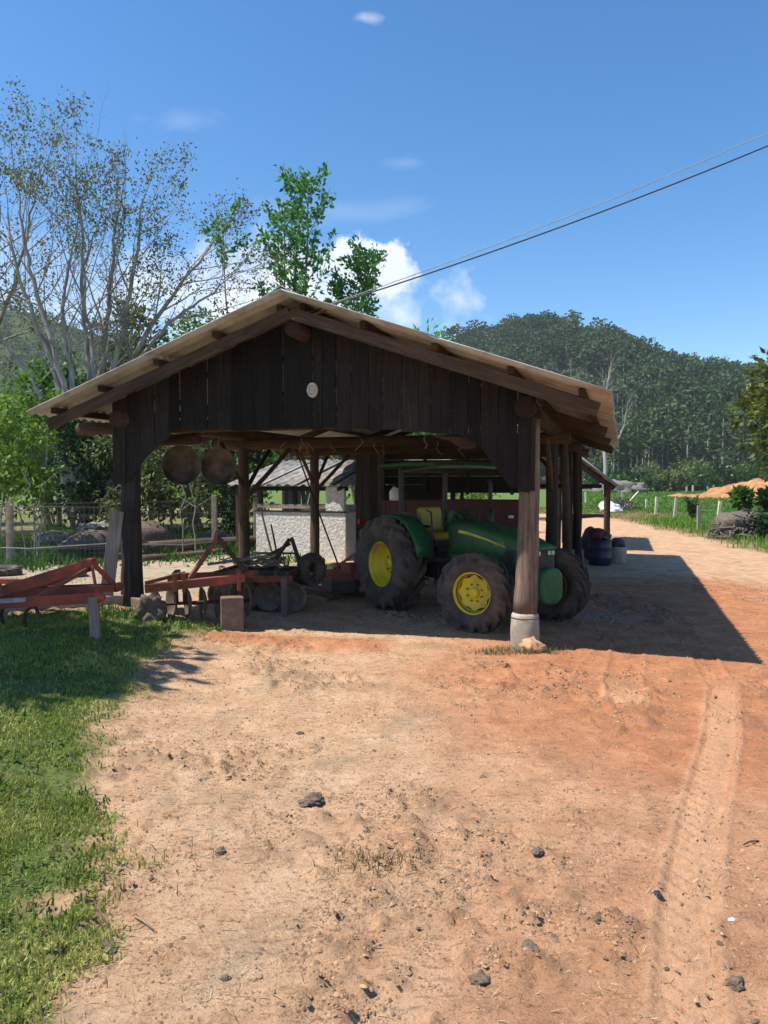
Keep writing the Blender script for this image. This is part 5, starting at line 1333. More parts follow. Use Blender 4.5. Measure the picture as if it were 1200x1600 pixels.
def finish_tree(name, root_loc, lab, paths, leaves, bark, leafm, group=None, crown='crown', cat='tree'):
    T = empty(name, root_loc, 0, lab, cat, group)
    if paths:
        v, f = tubes_arrays(paths, 4); link('trunk', np_mesh('trunk', v, f, bark, True), T)
    if leaves is not None:
        v, f, tint = leaves; link(crown, np_mesh(crown, v, f, leafm, False, {'tint': tint}), T)
    return T
def tip_leaves(r, tips, per, spread, L, Wd, up=.2, frac=1.0):
    P = []; D = []
    for (p, d) in tips:
        if r.uniform() > frac: continue
        n = max(1, int(per * r.uniform(.4, 1.6)))
        P.append(p + r.normal(0, spread, (n, 3))); D.append(r.normal(size=(n, 3)) + d * .6 + np.array([0, 0, up]))
    P = np.concatenate(P); D = np.concatenate(D); n = len(P)
    v, f = leaf_arrays(P, D, L * r.uniform(.6, 1.3, n), Wd * r.uniform(.7, 1.2, n), r)
    cl = np.repeat(np.clip(r.normal(.45, .3, n), 0, 1), 4); return v, f, cl

# tall sparse trees at the left: several grey stems fanning out of the ground
SPARSE = dict(seg=[7, 6, 5, 4, 3], wob=[.05, .09, .13, .17, .2], up=[.025, .035, .05, .06, .05], taper=[.62, .5, .45, .4, .4], kids=[2, 3, 3, 3], t0=[.55, .35, .3, .25],
              ang=[(16, 34), (22, 46), (25, 55), (25, 60)], len=[.78, .66, .62, .60], rk=[.68, .6, .58, .55])
def sparse_tree(loc, stems, seed, lab, frac=.7, bark='bark_pale', per=10):
    r = np.random.default_rng(seed); out = []; tips = []
    for (off, d, L, rad) in stems:
        grow(r, np.array([off[0], off[1], -.2]), unit(np.array(d, float)), L, rad, 0, SPARSE, out, tips)
    zt = max(t[0][2] for t in tips)
    tips2 = [t for t in tips if t[0][2] > zt * .42 and fbm(t[0][0] * .55 + seed, t[0][2] * .55, seed, 2) > .47]
    lv = tip_leaves(r, tips2, per, .19, .15, .085, .1, frac)
    return finish_tree('sparse_tree', (*loc, g(*loc)), lab, out, lv, M[bark], M['lf_sparse'], 'tall sparse trees left of the shed')

def fan_tree(loc, Y0, stems, seed, lab, per=9):
    """stems: photograph-like outlines of each main stem, given as (x, z) in metres on the plane through the tree, with a depth drift"""
    r = np.random.default_rng(seed); out = []; tips = []
    for pts, rad, drift in stems:
        pts = [(x if x < 60 else x, 800 - (800 - y) * .83) for x, y in pts]
        P0 = np.array([((x - 600) / 1164 * Y0 - loc[0], drift * i / (len(pts) - 1) + r.normal() * .12, EYE + (752 - y) / 1164 * Y0 - .25) for i, (x, y) in enumerate(pts)])
        tt = np.linspace(0, len(pts) - 1, 4 * len(pts)); P1 = np.stack([np.interp(tt, np.arange(len(pts)), P0[:, k]) for k in range(3)], 1)
        for _ in range(2): P1[1:-1] = (P1[:-2] + 2 * P1[1:-1] + P1[2:]) / 4
        P1[1:-1] += r.normal(0, .035, P1[1:-1].shape); rr_ = np.linspace(rad, .028, len(P1)); out.append((P1, rr_))
        L = np.linalg.norm(np.diff(P1, axis=0), axis=1).sum(); n = len(P1)
        for j in range(int(L * .8)):
            t_ = .34 + .66 * (j + r.uniform(0, 1)) / int(L * .8); i = min(int(t_ * (n - 1)), n - 2); d = unit(P1[i + 1] - P1[i])
            ax = unit(np.cross(d, r.normal(size=3))); an = R(r.uniform(22, 48)); dd = unit(d * math.cos(an) + ax * math.sin(an))
            grow(r, P1[i], dd, L * (.30 - .14 * t_) * r.uniform(.7, 1.3), max(rr_[i] * .5, .016), 0, FAN, out, tips)
        grow(r, P1[-1], unit(P1[-1] - P1[-3]), L * .12, .026, 0, FAN, out, tips)
    zt = max(t[0][2] for t in tips)
    tips2 = [t for t in tips if t[0][2] > zt * .36 and fbm(t[0][0] * .5 + seed, t[0][2] * .5, seed, 2) > .50]
    lv = tip_leaves(r, tips2, 14, .17, .11, .07, .1, .42)
    return finish_tree('sparse_tree', (*loc, g(*loc)), lab, out, lv, M['bark_pale'], M['lf_sparse'], 'tall sparse trees left of the shed')
FAN = dict(seg=[5, 4, 3], wob=[.10, .15, .2], up=[.05, .05, .03], taper=[.45, .4, .4], kids=[2, 3], t0=[.35, .3], ang=[(22, 50), (25, 60)], len=[.60, .58], rk=[.6, .6])
fan_tree((-11.0, 26.0), 26.0, [([(112, 800), (108, 650), (85, 540), (50, 430), (22, 330), (8, 230)], .15, .6), ([(118, 800), (112, 640), (90, 480), (62, 370), (48, 280), (42, 190)], .14, -.4), ([(122, 800), (118, 650), (108, 520), (92, 420), (98, 320), (112, 240)], .13, .9),
         ([(104, 800), (98, 640), (58, 540), (10, 460), (-30, 380), (-60, 300)], .12, -.7), ([(125, 800), (124, 660), (140, 560), (128, 450), (118, 330), (140, 250)], .11, 1.2), ([(100, 800), (95, 660), (40, 600), (-20, 560), (-60, 500)], .09, .3)], 4, 'leftmost tall sparse tree with many grey stems fanning out')
fan_tree((-9.8, 27.5), 27.5, [([(155, 800), (152, 660), (160, 540), (172, 420), (178, 300), (190, 200)], .16, .5), ([(160, 800), (158, 640), (182, 520), (212, 400), (228, 300), (238, 230)], .15, -.6), ([(166, 800), (172, 640), (205, 500), (258, 400), (300, 330), (338, 265)], .14, .8),
         ([(148, 800), (140, 640), (150, 520), (142, 400), (150, 290), (140, 190)], .13, -.9), ([(168, 800), (180, 620), (222, 500), (275, 430), (330, 390), (362, 350)], .10, .2)], 8, 'tall sparse tree spreading right towards the shed roof')
fan_tree((-15.8, 28.0), 28.0, [([(-50, 800), (-52, 620), (-40, 480), (-20, 350), (0, 230), (5, 150)], .15, .3), ([(-46, 800), (-44, 640), (-10, 500), (30, 400), (60, 300), (72, 215)], .13, -.5)], 12, 'tall sparse tree cut by the left edge of the view')
# emerald tree with ladders of leafy sprays behind the ridge
def spray_tree(loc, stems, seed, lab, n_side=18, leafm='lf_emerald', leaf=(.22, .12)):
    r = np.random.default_rng(seed); out = []; P = []; D = []
    for (off, d, H, rad, t0) in stems:
        n = 14; p = np.array([off[0], off[1], -.2]); d = unit(np.array(d, float)); pts = [p]
        for i in range(n): d = unit(d + r.normal(0, .025, 3) + np.array([0, 0, .01])); p = p + d * H / n; pts.append(p)
        pts = np.array(pts); out.append((pts, np.linspace(rad, .018, n + 1)))
        for j in range(n_side):
            t_ = t0 + (1 - t0) * (j + r.uniform(0, 1)) / n_side; f = t_ * n; i = min(int(f), n - 1); q = pts[i] + (pts[i + 1] - pts[i]) * (f - i)
            a = j * 2.4 + r.uniform(-.5, .5); el = R(r.uniform(25, 55)); dd = np.array([math.cos(a) * math.cos(el), math.sin(a) * math.cos(el), math.sin(el)])
            L = H * (.175 - .10 * (t_ - t0) / (1 - t0 + .01)) * r.uniform(.75, 1.3); m_ = 6; bp_ = [q]; d2 = dd
            for k in range(m_): d2 = unit(d2 + r.normal(0, .05, 3) + np.array([0, 0, .06])); bp_.append(bp_[-1] + d2 * L / m_)
            out.append((np.array(bp_), np.linspace(.022, .007, m_ + 1)))
            for k in range(2, m_ + 1):
                c = bp_[k]; cnt = int(r.uniform(8, 16)); P.append(c + r.normal(0, 1, (cnt, 3)) * np.array([.10, .10, .11])); D.append(r.normal(size=(cnt, 3)) * .8 + d2 * .8 + np.array([0, 0, -.1]))
        c = pts[-1]; P.append(c + r.normal(0, .18, (60, 3))); D.append(r.normal(size=(60, 3)) + np.array([0, 0, .3]))
    P = np.concatenate(P); D = np.concatenate(D); n = len(P)
    v, f = leaf_arrays(P, D, leaf[0] * r.uniform(.7, 1.3, n), leaf[1] * r.uniform(.7, 1.2, n), r)
    return finish_tree('spray_tree', (*loc, g(*loc)), lab, out, (v, f, np.repeat(np.clip(r.normal(.4, .28, n), 0, 1), 4)), M['bark_grey'], M[leafm])
spray_tree((-3.75, 29.0), [((0, 0), (.0, 0, 1), 13.6, .13, .50), ((.35, .2), (.045, .0, 1), 13.4, .12, .46), ((.1, .3), (-.055, .02, 1), 12.6, .10, .52), ((.6, .0), (.19, .02, 1), 11.4, .09, .60), ((.3, -.1), (.31, .0, 1), 10.9, .08, .62)], 21,
           'emerald tree with upright leafy sprays rising behind the shed ridge')
spray_tree((-5.9, 28.5), [((0, 0), (.015, 0, 1), 12.0, .075, .80), ((.1, .1), (.04, .1, 1), 8.0, .05, .75)], 23, 'thin bare-stemmed young tree left of the emerald tree', 6)

# leafy crowns from clumps
def crown_leaves(r, c, rad, n_clump, per, leaf, wd, clump=.32, drop=0.0, flat=.75):
    P = []; D = []; T = []
    for k in range(n_clump):
        q = unit(r.normal(size=3)); q[2] = q[2] * .9 + .1; rr_ = r.uniform(.25, 1.0) ** .5; c0 = np.array(c) + q * np.array(rad) * rr_
        s = clump * np.mean(rad) * r.uniform(.6, 1.35); n = int(per * r.uniform(.6, 1.4)); w = r.normal(size=(n, 3)); w /= np.linalg.norm(w, axis=1, keepdims=True)
        P.append(c0 + w * s * np.array([1, 1, flat]) * r.uniform(.55, 1.05, (n, 1))); D.append(w * .8 + q * .3 + r.normal(size=(n, 3)) * .6 + np.array([0, 0, -drop]))
        T.append(np.clip(r.uniform(.15, .75) + r.normal(0, .18, n), 0, 1))
    P = np.concatenate(P); D = np.concatenate(D); T = np.concatenate(T); n = len(P)
    v, f = leaf_arrays(P, D, leaf * r.uniform(.6, 1.3, n), wd * r.uniform(.7, 1.2, n), r, 1.2); return v, f, np.repeat(T, 4)
def leafy(name, x, y, zc, rad, leafm, lab, seed, n_clump=34, per=62, leaf=.2, wd=.11, bark='bark_grey', trunk_r=.09, stems=3, group=None, cat='tree', clump=.32, lean=(0, 0), drop=.1):
    r = np.random.default_rng(seed); z0 = g(x, y); c = (lean[0], lean[1], zc)
    lv = crown_leaves(r, c, rad, n_clump, per, leaf, wd, clump, drop); out = []
    for k in range(stems):
        a = r.uniform(0, 6.28); top = np.array(c) + np.array([math.cos(a) * rad[0] * .5, math.sin(a) * rad[1] * .5, rad[2] * r.uniform(.0, .6)])
        p0 = np.array([r.normal() * .08 * stems, r.normal() * .08 * stems, -.15]); mid = (p0 + top) / 2 + r.normal(0, .12, 3) * np.mean(rad) * .4
        pts = np.array([p0 * (1 - t_) ** 2 + 2 * mid * t_ * (1 - t_) + top * t_ ** 2 for t_ in np.linspace(0, 1, 7)]); out.append((pts, np.linspace(trunk_r, trunk_r * .3, 7)))
        for j in range(5):
            i = r.integers(2, 7); e = np.array(c) + unit(r.normal(size=3)) * np.array(rad) * .8; m_ = (pts[i] + e) / 2 + np.array([0, 0, .12 * rad[2]])
            out.append((np.array([pts[i], m_, e]), np.array([trunk_r * .32, trunk_r * .2, trunk_r * .08])))
    return finish_tree(name, (x, y, z0), lab, out, lv, M[bark], M[leafm], group, 'crown', cat)
GR = 'trees and shrubs left of the shed'
leafy('leafy_tree', -8.9, 18.6, 2.9, (1.0, .9, 1.7), 'lf_bright', 'bright green young tree behind the leftmost yard post', 101, 40, 60, .17, .10, 'bark_pale', .035, 3, GR, clump=.28)
leafy('leafy_tree', -10.7, 20.5, 2.7, (1.3, 1.1, 2.0), 'lf_bright', 'bright bushy tree cut by the left edge above the yard', 102, 46, 60, .19, .11, 'bark_grey', .06, 2, GR)
leafy('dark_shrub', -9.6, 23.5, 2.3, (1.5, 1.3, 2.3), 'lf_dark', 'dark glossy shrub just right of the bright young tree', 103, 50, 70, .22, .12, 'bark_grey', .06, 3, GR, 'shrub')
leafy('olive_shrub', -7.6, 22.2, 2.0, (1.15, 1.0, 1.8), 'lf_olive', 'drooping olive shrub left of the front left post', 104, 46, 70, .17, .07, 'bark_pale', .05, 3, GR, 'shrub', drop=.5)
leafy('olive_shrub', -6.1, 22.6, 2.1, (1.3, 1.1, 1.7), 'lf_olive', 'olive shrub seen under the eave right of the front left post', 105, 46, 70, .17, .08, 'bark_pale', .05, 3, GR, 'shrub', drop=.4)
leafy('leafy_shrub', -4.9, 24.0, 1.5, (1.1, .9, 1.2), 'lf_mid', 'mid green shrub behind the hanging pans', 106, 36, 60, .18, .09, 'bark_grey', .05, 3, GR, 'shrub')
leafy('dark_tree', -6.6, 27.5, 3.0, (2.2, 1.6, 2.8), 'lf_dark', 'dark tree standing behind the two olive shrubs', 107, 56, 70, .26, .14, 'bark_grey', .11, 3, GR)
leafy('dark_tree', -11.8, 29.0, 3.2, (2.4, 1.6, 2.9), 'lf_dark', 'dark tree behind the bright bushy trees at far left', 108, 56, 70, .26, .14, 'bark_grey', .11, 3, GR)
leafy('leafy_tree', -13.5, 31.5, 5.0, (2.2, 1.8, 2.2), 'lf_mid', 'mid green tree below the left hillside at the picture edge', 109, 50, 66, .26, .14, 'bark_grey', .12, 3, GR)
leafy('leafy_tree', -11.2, 33.0, 7.2, (1.6, 1.4, 2.6), 'lf_olive', 'yellow-olive tree between the grey stems above the eave', 110, 44, 60, .26, .13, 'bark_grey', .12, 3, GR)
leafy('leafy_tree', -9.6, 41.0, 8.2, (3.6, 2.4, 3.0), 'lf_mid', 'broad green tree above the left slope of the roof', 111, 66, 66, .30, .16, 'bark_grey', .18, 3, GR)
leafy('dark_tree', -8.0, 46.0, 9.2, (3.4, 2.4, 3.0), 'lf_dark', 'dark round tree farther behind the left roof slope', 112, 60, 66, .32, .17, 'bark_grey', .2, 3, GR)
leafy('dark_tree', -14.6, 42.0, 6.0, (3.6, 2.4, 3.2), 'lf_dark', 'dark tree at the foot of the left hillside', 113, 60, 66, .32, .17, 'bark_grey', .2, 3, GR)
leafy('leafy_tree', -3.4, 31.0, 3.6, (2.4, 1.6, 2.2), 'lf_bright', 'sunny green tree seen through the shed above the outbuilding roof', 114, 56, 64, .26, .14, 'bark_grey', .12, 3, GR)
leafy('leafy_tree', .2, 33.0, 2.6, (2.6, 1.6, 2.4), 'lf_mid', 'green tree seen behind the tractor through the shed', 115, 50, 64, .26, .14, 'bark_grey', .12, 3, GR)
leafy('leafy_shrub', 3.2, 40.0, 1.6, (3.2, 1.6, 1.6), 'lf_bright', 'low bright bush seen behind the red trailer', 116, 46, 60, .26, .12, 'bark_grey', .08, 3, GR, 'shrub')
leafy('dark_tree', 2.2, 41.0, 8.0, (3.2, 2.0, 2.3), 'lf_emerald', 'green treetop peeking over the right roof slope', 117, 46, 56, .32, .15, 'bark_grey', .18, 3)
leafy('dark_tree', -1.6, 44.0, 8.3, (3.4, 2.0, 2.4), 'lf_mid', 'green treetop behind the foot of the emerald tree', 118, 50, 60, .32, .16, 'bark_grey', .18, 3)
leafy('leafy_tree', -15.8, 22.5, 2.9, (1.9, 1.5, 2.2), 'lf_bright', 'bushy green tree beyond the left edge of the view', 191, 46, 60, .22, .12, 'bark_grey', .08, 2, GR)
leafy('dark_tree', -18.5, 27.0, 3.6, (2.6, 1.8, 3.2), 'lf_dark', 'dark tree farther out beyond the left edge of the view', 192, 50, 64, .28, .15, 'bark_grey', .12, 3, GR)
leafy('leafy_tree', -20.5, 33.0, 4.2, (3.0, 2.0, 3.6), 'lf_mid', 'tall green tree farthest out beyond the left edge', 193, 50, 64, .30, .16, 'bark_grey', .14, 3, GR)
# tree outside the view on the left whose shadow falls on the lawn
leafy('shade_tree', -8.1, 7.7, 6.2, (1.6, 1.35, 1.2), 'lf_mid', 'leafy tree standing left of the lawn outside the view', 120, 44, 80, .30, .18, 'bark_grey', .14, 3, clump=.36)
leafy('shade_tree', -6.9, 6.8, 5.2, (.8, .75, .7), 'lf_mid', 'smaller leafy tree left of the lawn outside the view', 121, 26, 70, .26, .16, 'bark_grey', .09, 2, clump=.36)
# right-hand tree
leafy('broad_tree', 18.0, 30.0, 4.6, (3.2, 2.6, 3.0), 'lf_autumn', 'broad leafy tree with yellowing leaves at the right edge', 130, 95, 95, .34, .19, 'bark_grey', .20, 4, clump=.26, drop=.2)
# saplings in the yard
for k, (x, y, H, lab) in enumerate(((-8.35, 17.3, 2.2, 'thin pale sapling beside the leftmost yard post'), (-8.15, 17.5, 1.8, 'second slimmer sapling right of the pale sapling'), (-5.25, 19.4, 2.3, 'thin sapling under the hanging pans'), (-4.95, 19.5, 2.5, 'pale sapling just left of the concrete yard post'))):
    r = np.random.default_rng(140 + k); pts = np.array([(r.normal() * .02 * i, r.normal() * .02 * i, H * i / 6) for i in range(7)]); out = [(pts, np.linspace(.026, .010, 7))]
    tips = [(pts[6], np.array([0, 0, 1.]))]
    for j in range(5):
        i = 3 + j % 4; e = pts[i] + np.array([r.normal() * .25, r.normal() * .25, .35]); out.append((np.array([pts[i], e]), np.array([.008, .004]))); tips.append((e, np.array([0, 0, 1.])))
    finish_tree('sapling', (x, y, g(x, y)), lab, out, tip_leaves(r, tips, 10, .10, .14, .06), M['bark_pale'], M['lf_bright'])
# bare pale tree behind the shed's right end
BARE = dict(seg=[7, 6, 5, 4, 3], wob=[.04, .10, .14, .16, .2], up=[.02, .06, .07, .06, .04], taper=[.7, .5, .45, .4, .35], kids=[4, 4, 4, 3], t0=[.50, .3, .3, .25], ang=[(22, 45), (20, 45), (22, 50), (25, 55)], len=[.62, .60, .58, .56], rk=[.6, .58, .55, .55])
r = np.random.default_rng(31); out = []; tips = []; grow(r, np.array([0, 0, -.3]), np.array([.03, 0, 1.]), 11.0, .36, 0, BARE, out, tips)
bt = (946 - 600) / 1164 * 118
finish_tree('bare_tree', (bt, 118, g(bt, 118)), 'leafless pale tree beyond the right end of the shed', out, None, M['bark_dead'], None)
# bushes in front of the hill
bs = [(965, 150, 3.0, 'lf_mid', 'bright bush at the left end of the far hedge line'), (993, 160, 4.0, 'lf_dark', 'dark bush behind the field boulders'), (1022, 152, 3.2, 'lf_mid', 'mid green bush between the boulders and the round bush'),
      (1049, 150, 4.4, 'lf_olive', 'large round olive bush in the far hedge line'), (1076, 158, 3.6, 'lf_dark', 'dark bush right of the large round olive bush'), (1100, 165, 4.6, 'lf_mid', 'taller green bush near the orange bank'),
      (1128, 170, 6.0, 'lf_dark', 'tall dark bush behind the grassy bank'), (1160, 168, 6.0, 'lf_mid', 'green bush partly behind the broad right-edge tree'), (940, 165, 5.0, 'lf_dark', 'dark bush behind the bare tree trunk'),
      (1195, 172, 7.0, 'lf_dark', 'dark bush at the right edge behind the bank'), (1010, 178, 6.2, 'lf_olive', 'olive tree behind the dark bushes of the hedge line'), (1085, 182, 7.0, 'lf_olive', 'tall olive tree at the foot of the hill')]
for k, (xp, y, h, lm, lab) in enumerate(bs):
    x = (xp - 600) / 1164 * y; leafy('far_bush', x, y, h * .5, (h * .75, h * .6, h * .52), lm, lab, 160 + k, 30, 46, .75, .45, 'bark_grey', .15, 2, 'bushes along the foot of the hill', 'bush', clump=.34)
# shrubs by the track
def spiky(name, x, y, h, seed, lab, leafm='lf_dark'):
    r = np.random.default_rng(seed); out = []; P = []; D = []
    for k in range(9):
        a = r.uniform(0, 6.28); e = np.array([math.cos(a) * h * .32 * r.uniform(.2, 1), math.sin(a) * h * .32 * r.uniform(.2, 1), h * r.uniform(.6, 1)]); pts = np.array([(0, 0, 0), e * .5 + (0, 0, h * .05), e]); out.append((pts, np.array([.03, .02, .01])))
        for t_ in np.linspace(.25, 1, 9): P.append(e * t_ + r.normal(0, .05, (7, 3))); D.append(r.normal(size=(7, 3)) + (0, 0, .5))
    P = np.concatenate(P); D = np.concatenate(D); n = len(P); v, f = leaf_arrays(P, D, .20 * r.uniform(.6, 1.2, n), .06, r)
    return finish_tree(name, (x, y, g(x, y)), lab, out, (v, f, np.repeat(r.uniform(0, .6, n), 4)), M['bark_grey'], M[leafm], None, 'foliage', 'shrub')
a = px(1083, 813); spiky('spiky_shrub', a[0], a[1], 1.35, 180, 'dark upright shrub growing by the fence in the pasture')
a = px(1160, 830); leafy('broadleaf_shrub', a[0], a[1], 1.40, (.34, .3, .22), 'lf_mid', 'big-leaved shrub above the grey stump heap', 181, 20, 26, .36, .22, 'bark_grey', .03, 3, None, 'shrub')
a = px(1198, 838); leafy('broadleaf_shrub', a[0] + .3, a[1], 1.1, (.4, .35, .7), 'lf_dark', 'dark shrub at the right edge above the stump heap', 182, 24, 30, .30, .18, 'bark_grey', .03, 3, None, 'shrub')
a = px(1160, 832); leafy('broadleaf_shrub', a[0] - .2, a[1] - .4, .35, (.6, .4, .35), 'lf_mid', 'low leafy weed in front of the grey stump heap', 183, 20, 24, .26, .15, 'bark_grey', .02, 2, None, 'shrub')
a = px(1200, 842); leafy('broadleaf_shrub', a[0] - .3, a[1] - 1.0, .45, (.5, .4, .45), 'lf_dark', 'dark weed right of the low leafy weed', 184, 18, 24, .26, .15, 'bark_grey', .02, 2, None, 'shrub')

# ============================================================ WEEDS, GRASS, CLODS (nobody could count them)
def blades(name, X, Y, Zb, H, Wd, lean, mat, rng, lab, tint=None, parent=None):
    n = len(X); a = rng.uniform(0, 6.283, n); tilt = np.abs(rng.normal(0, lean, n)).clip(0, 1.35); dx, dy = np.cos(a), np.sin(a)
    H = H * rng.uniform(.55, 1.35, n); b = rng.uniform(0, 6.283, n); wx, wy = np.cos(b) * Wd / 2, np.sin(b) * Wd / 2
    st, ct = np.sin(tilt), np.cos(tilt); st2, ct2 = np.sin(tilt * 1.5), np.cos(np.minimum(tilt * 1.5, 1.5))
    m = np.stack([X + dx * st * H * .55, Y + dy * st * H * .55, Zb + ct * H * .55], 1); tp = np.stack([m[:, 0] + dx * st2 * H * .5, m[:, 1] + dy * st2 * H * .5, m[:, 2] + ct2 * H * .45], 1)
    z0 = Zb - .006
    V = np.stack([np.stack([X - wx, Y - wy, z0], 1), np.stack([X + wx, Y + wy, z0], 1), np.stack([m[:, 0] + wx * .8, m[:, 1] + wy * .8, m[:, 2]], 1), np.stack([m[:, 0] - wx * .8, m[:, 1] - wy * .8, m[:, 2]], 1), tp], 1).reshape(-1, 3)
    k = np.arange(n)[:, None] * 5; F = np.concatenate([k + [0, 1, 2], k + [0, 2, 3], k + [3, 2, 4]]).astype(np.int32)
    tn = rng.uniform(0, 1, n) if tint is None else tint
    o = link(name, np_mesh(name, V, F, mat, True, {'tint': np.repeat(tn, 5)}), parent); return tag(o, lab, None, None, 'stuff')
def sample(poly, n, box, rng, soft=.35, wobf=1.0):
    X = rng.uniform(box[0], box[1], n); Y = rng.uniform(box[2], box[3], n); w = wobf * (.55 * (fbm(X * 1.1, Y * 1.1, 61, 3) - .5) + .4 * (fbm(X * 5, Y * 5, 62, 2) - .5))
    d = poly_dist(poly, X, Y) + w; k = sm(-.10, soft, d) * (.12 + .88 * sm(.34, .52, fbm(X * 2.2, Y * 2.2, 66, 3))) > rng.uniform(0, 1, n); return X[k], Y[k]
gr = np.random.default_rng(77)
X, Y = sample(LAWN, 120000, (-3.2, -1.0, 2.2, 5.0), gr); X2, Y2 = sample(LAWN, 120000, (-5.6, -1.2, 5.0, 10.7), gr)
X = np.concatenate([X, X2]); Y = np.concatenate([Y, Y2])
in_view = (X > -.62 * Y - .6); X, Y = X[in_view], Y[in_view]
yel = np.clip(sm(.35, .7, fbm(X * 1.6, Y * 1.6, 68, 3)) * .7 + gr.normal(0, .22, len(X)), 0, 1)
blades('grass', X, Y, gz(X, Y),   .040, .006 + .0006 * Y, .95, M['grass'], gr, 'short green lawn grass at the left of the dirt yard', yel)
k = gr.uniform(0, 1, len(X)) < .16; blades('dry_grass', X[k], Y[k], gz(X[k], Y[k]), .05, .005 + .0005 * Y[k], 1.1, M['drygrass'], gr, 'dry straw blades mixed into the lawn')
n = 9000; Yc = 2.3 + 8.2 * gr.uniform(0, 1, n); Xc = -gr.uniform(.16, .60, n) * Yc; kc = (poly_dist(LAWN, Xc, Yc) > .12) & (fbm(Xc * 1.9, Yc * 1.9, 99, 3) > .52); Xc, Yc = Xc[kc], Yc[kc]
blades('lawn_weeds', Xc, Yc, gz(Xc, Yc) + .008, .032, .014, 1.2, M['weed'], gr, 'low broad-leaved weeds in the lawn')
# thin tufts on the dirt
X = gr.uniform(-2.6, 4.5, 9000); Y = gr.uniform(2.2, 10, 9000); k = (fbm(X * .9, Y * .9, 81, 3) > .68) & (poly_dist(LAWN, X, Y) < 0) & (fbm(X * 4, Y * 4, 82, 2) > .55); X, Y = X[k], Y[k]
tufts = [(1.68, 9.02), (1.45, 9.15), (1.95, 9.1), (1.3, 9.0), (2.02, 9.2), (-.05, 4.0)]
for (a, b) in tufts: 
    X = np.append(X, a + gr.normal(0, .12, 200)); Y = np.append(Y, b + gr.normal(0, .07, 200))
blades('yard_weeds', X, Y, gz(X, Y), .07, .006, .8, M['grass_dull'], gr, 'thin dull weeds on the dirt and round the front post')
# verge and pasture
X = gr.uniform(9, 27, 90000); Y = gr.uniform(14, 58, 90000); w = 2.2 * (.55 * (fbm(X * 1.1, Y * 1.1, 61, 3) - .5)); d = poly_dist(PASTURE, X, Y) + w; k = (sm(-.2, 1.3, d) > gr.uniform(0, 1, len(X))) & (np.abs(X / Y) < .56); X, Y, d = X[k], Y[k], d[k]
dry = (sm(1.9, .3, d) * .75 + .9 * sm(9, 5, np.hypot((X - 12) * 1.1, Y - 48))) > gr.uniform(0, 1, len(X))
Xg, Yg = X[~dry], Y[~dry]; tall = .14 + .16 * sm(4, 1.5, np.abs(d[~dry] - 2.4)) * (Yg < 38)
blades('verge_grass', Xg, Yg, gz(Xg, Yg), tall, .018 + .0004 * Yg, .55, M['grass_far'], gr, 'lush green grass along the pasture verge')
Xd, Yd = X[dry], Y[dry]; blades('dry_verge_grass', Xd, Yd, gz(Xd, Yd), .13, .014 + .0004 * Yd, .8, M['drygrass'], gr, 'dry yellow grass on the road edge')
n = 26000; Y = 48 + 110 * gr.uniform(0, 1, n) ** 1.3; X = gr.uniform(.24, .56, n) * Y; k = (poly_dist(PASTURE, X, Y) > 1); X, Y = X[k], Y[k]
blades('pasture_grass', X, Y, gz(X, Y), .18, .05 + .0012 * Y, .8, M['grass_far'], gr, 'grazed green grass of the far pasture')
# yard weeds and undergrowth behind the shed
X = gr.uniform(-13, -1.5, 60000); Y = gr.uniform(15.5, 30, 60000); d = poly_dist(UNDER, X, Y); c = sm(.42, .62, fbm(X * .8, Y * .8, 85, 3)); k = ((sm(-2.5, 1.2, d) * (.25 + .75 * c)) > gr.uniform(0, 1, len(X))) & (np.abs(X / Y) < .60); X, Y = X[k], Y[k]
blades('undergrowth', X, Y, gz(X, Y), .08 + .26 * sm(.45, .75, fbm(X * .9, Y * .9, 86, 3)), .050, .75, M['weed'], gr, 'green weeds and undergrowth behind the sandy yard')
X = gr.uniform(-4.2, -2.0, 4000); Y = gr.uniform(10.0, 11.6, 4000); k = path_dist([(-3.9, 10.35), (-3.1, 10.05), (-2.35, 9.9)], X, Y)[0] < .22 + .2 * (fbm(X * 4, Y * 4, 88, 2) - .3); X, Y = X[k], Y[k]
blades('harrow_weeds', X, Y, gz(X, Y), .11, .016, .7, M['weed'], gr, 'leafy weeds at the foot of the disc harrow')

# clods, manure crumbs and pebbles strewn over the dirt
def strew(name, X, Y, S, mat, rng, lab, flat=.68, sink=.2):
    n = len(X); base = np.array([(0, 0, 1), (.9, 0, .35), (.28, .86, .3), (-.73, .53, .38), (-.73, -.53, .3), (.28, -.86, .36)]); base[1:, 2] -= .6; F0 = np.array([(0, 1, 2), (0, 2, 3), (0, 3, 4), (0, 4, 5), (0, 5, 1)])
    a = rng.uniform(0, 6.283, n); ca_, sa_ = np.cos(a), np.sin(a); st = rng.uniform(.6, 1.6, n)
    jit = 1 + rng.uniform(-.35, .35, (n, 6, 1)); v = base[None] * jit * S[:, None, None]; v[:, :, 0] *= st[:, None]; v[:, :, 2] *= flat
    x = v[:, :, 0] * ca_[:, None] - v[:, :, 1] * sa_[:, None]; y = v[:, :, 0] * sa_[:, None] + v[:, :, 1] * ca_[:, None]
    V = np.stack([x + X[:, None], y + Y[:, None], v[:, :, 2] + (gz(X, Y) + S * flat * (.5 - sink))[:, None]], -1).reshape(-1, 3); F = (np.arange(n)[:, None, None] * 6 + F0[None]).reshape(-1, 3)
    o = link(name, np_mesh(name, V, F, mat, False, {'tint': np.repeat(np.clip(rng.normal(.5, .3, n), 0, 1), 6)})); return tag(o, lab, None, None, 'stuff')
n = 260000; Y = 2.0 + 13 * gr.uniform(0, 1, n) ** 1.5; X = gr.uniform(-.50, .62, n) * (Y + 1.0)
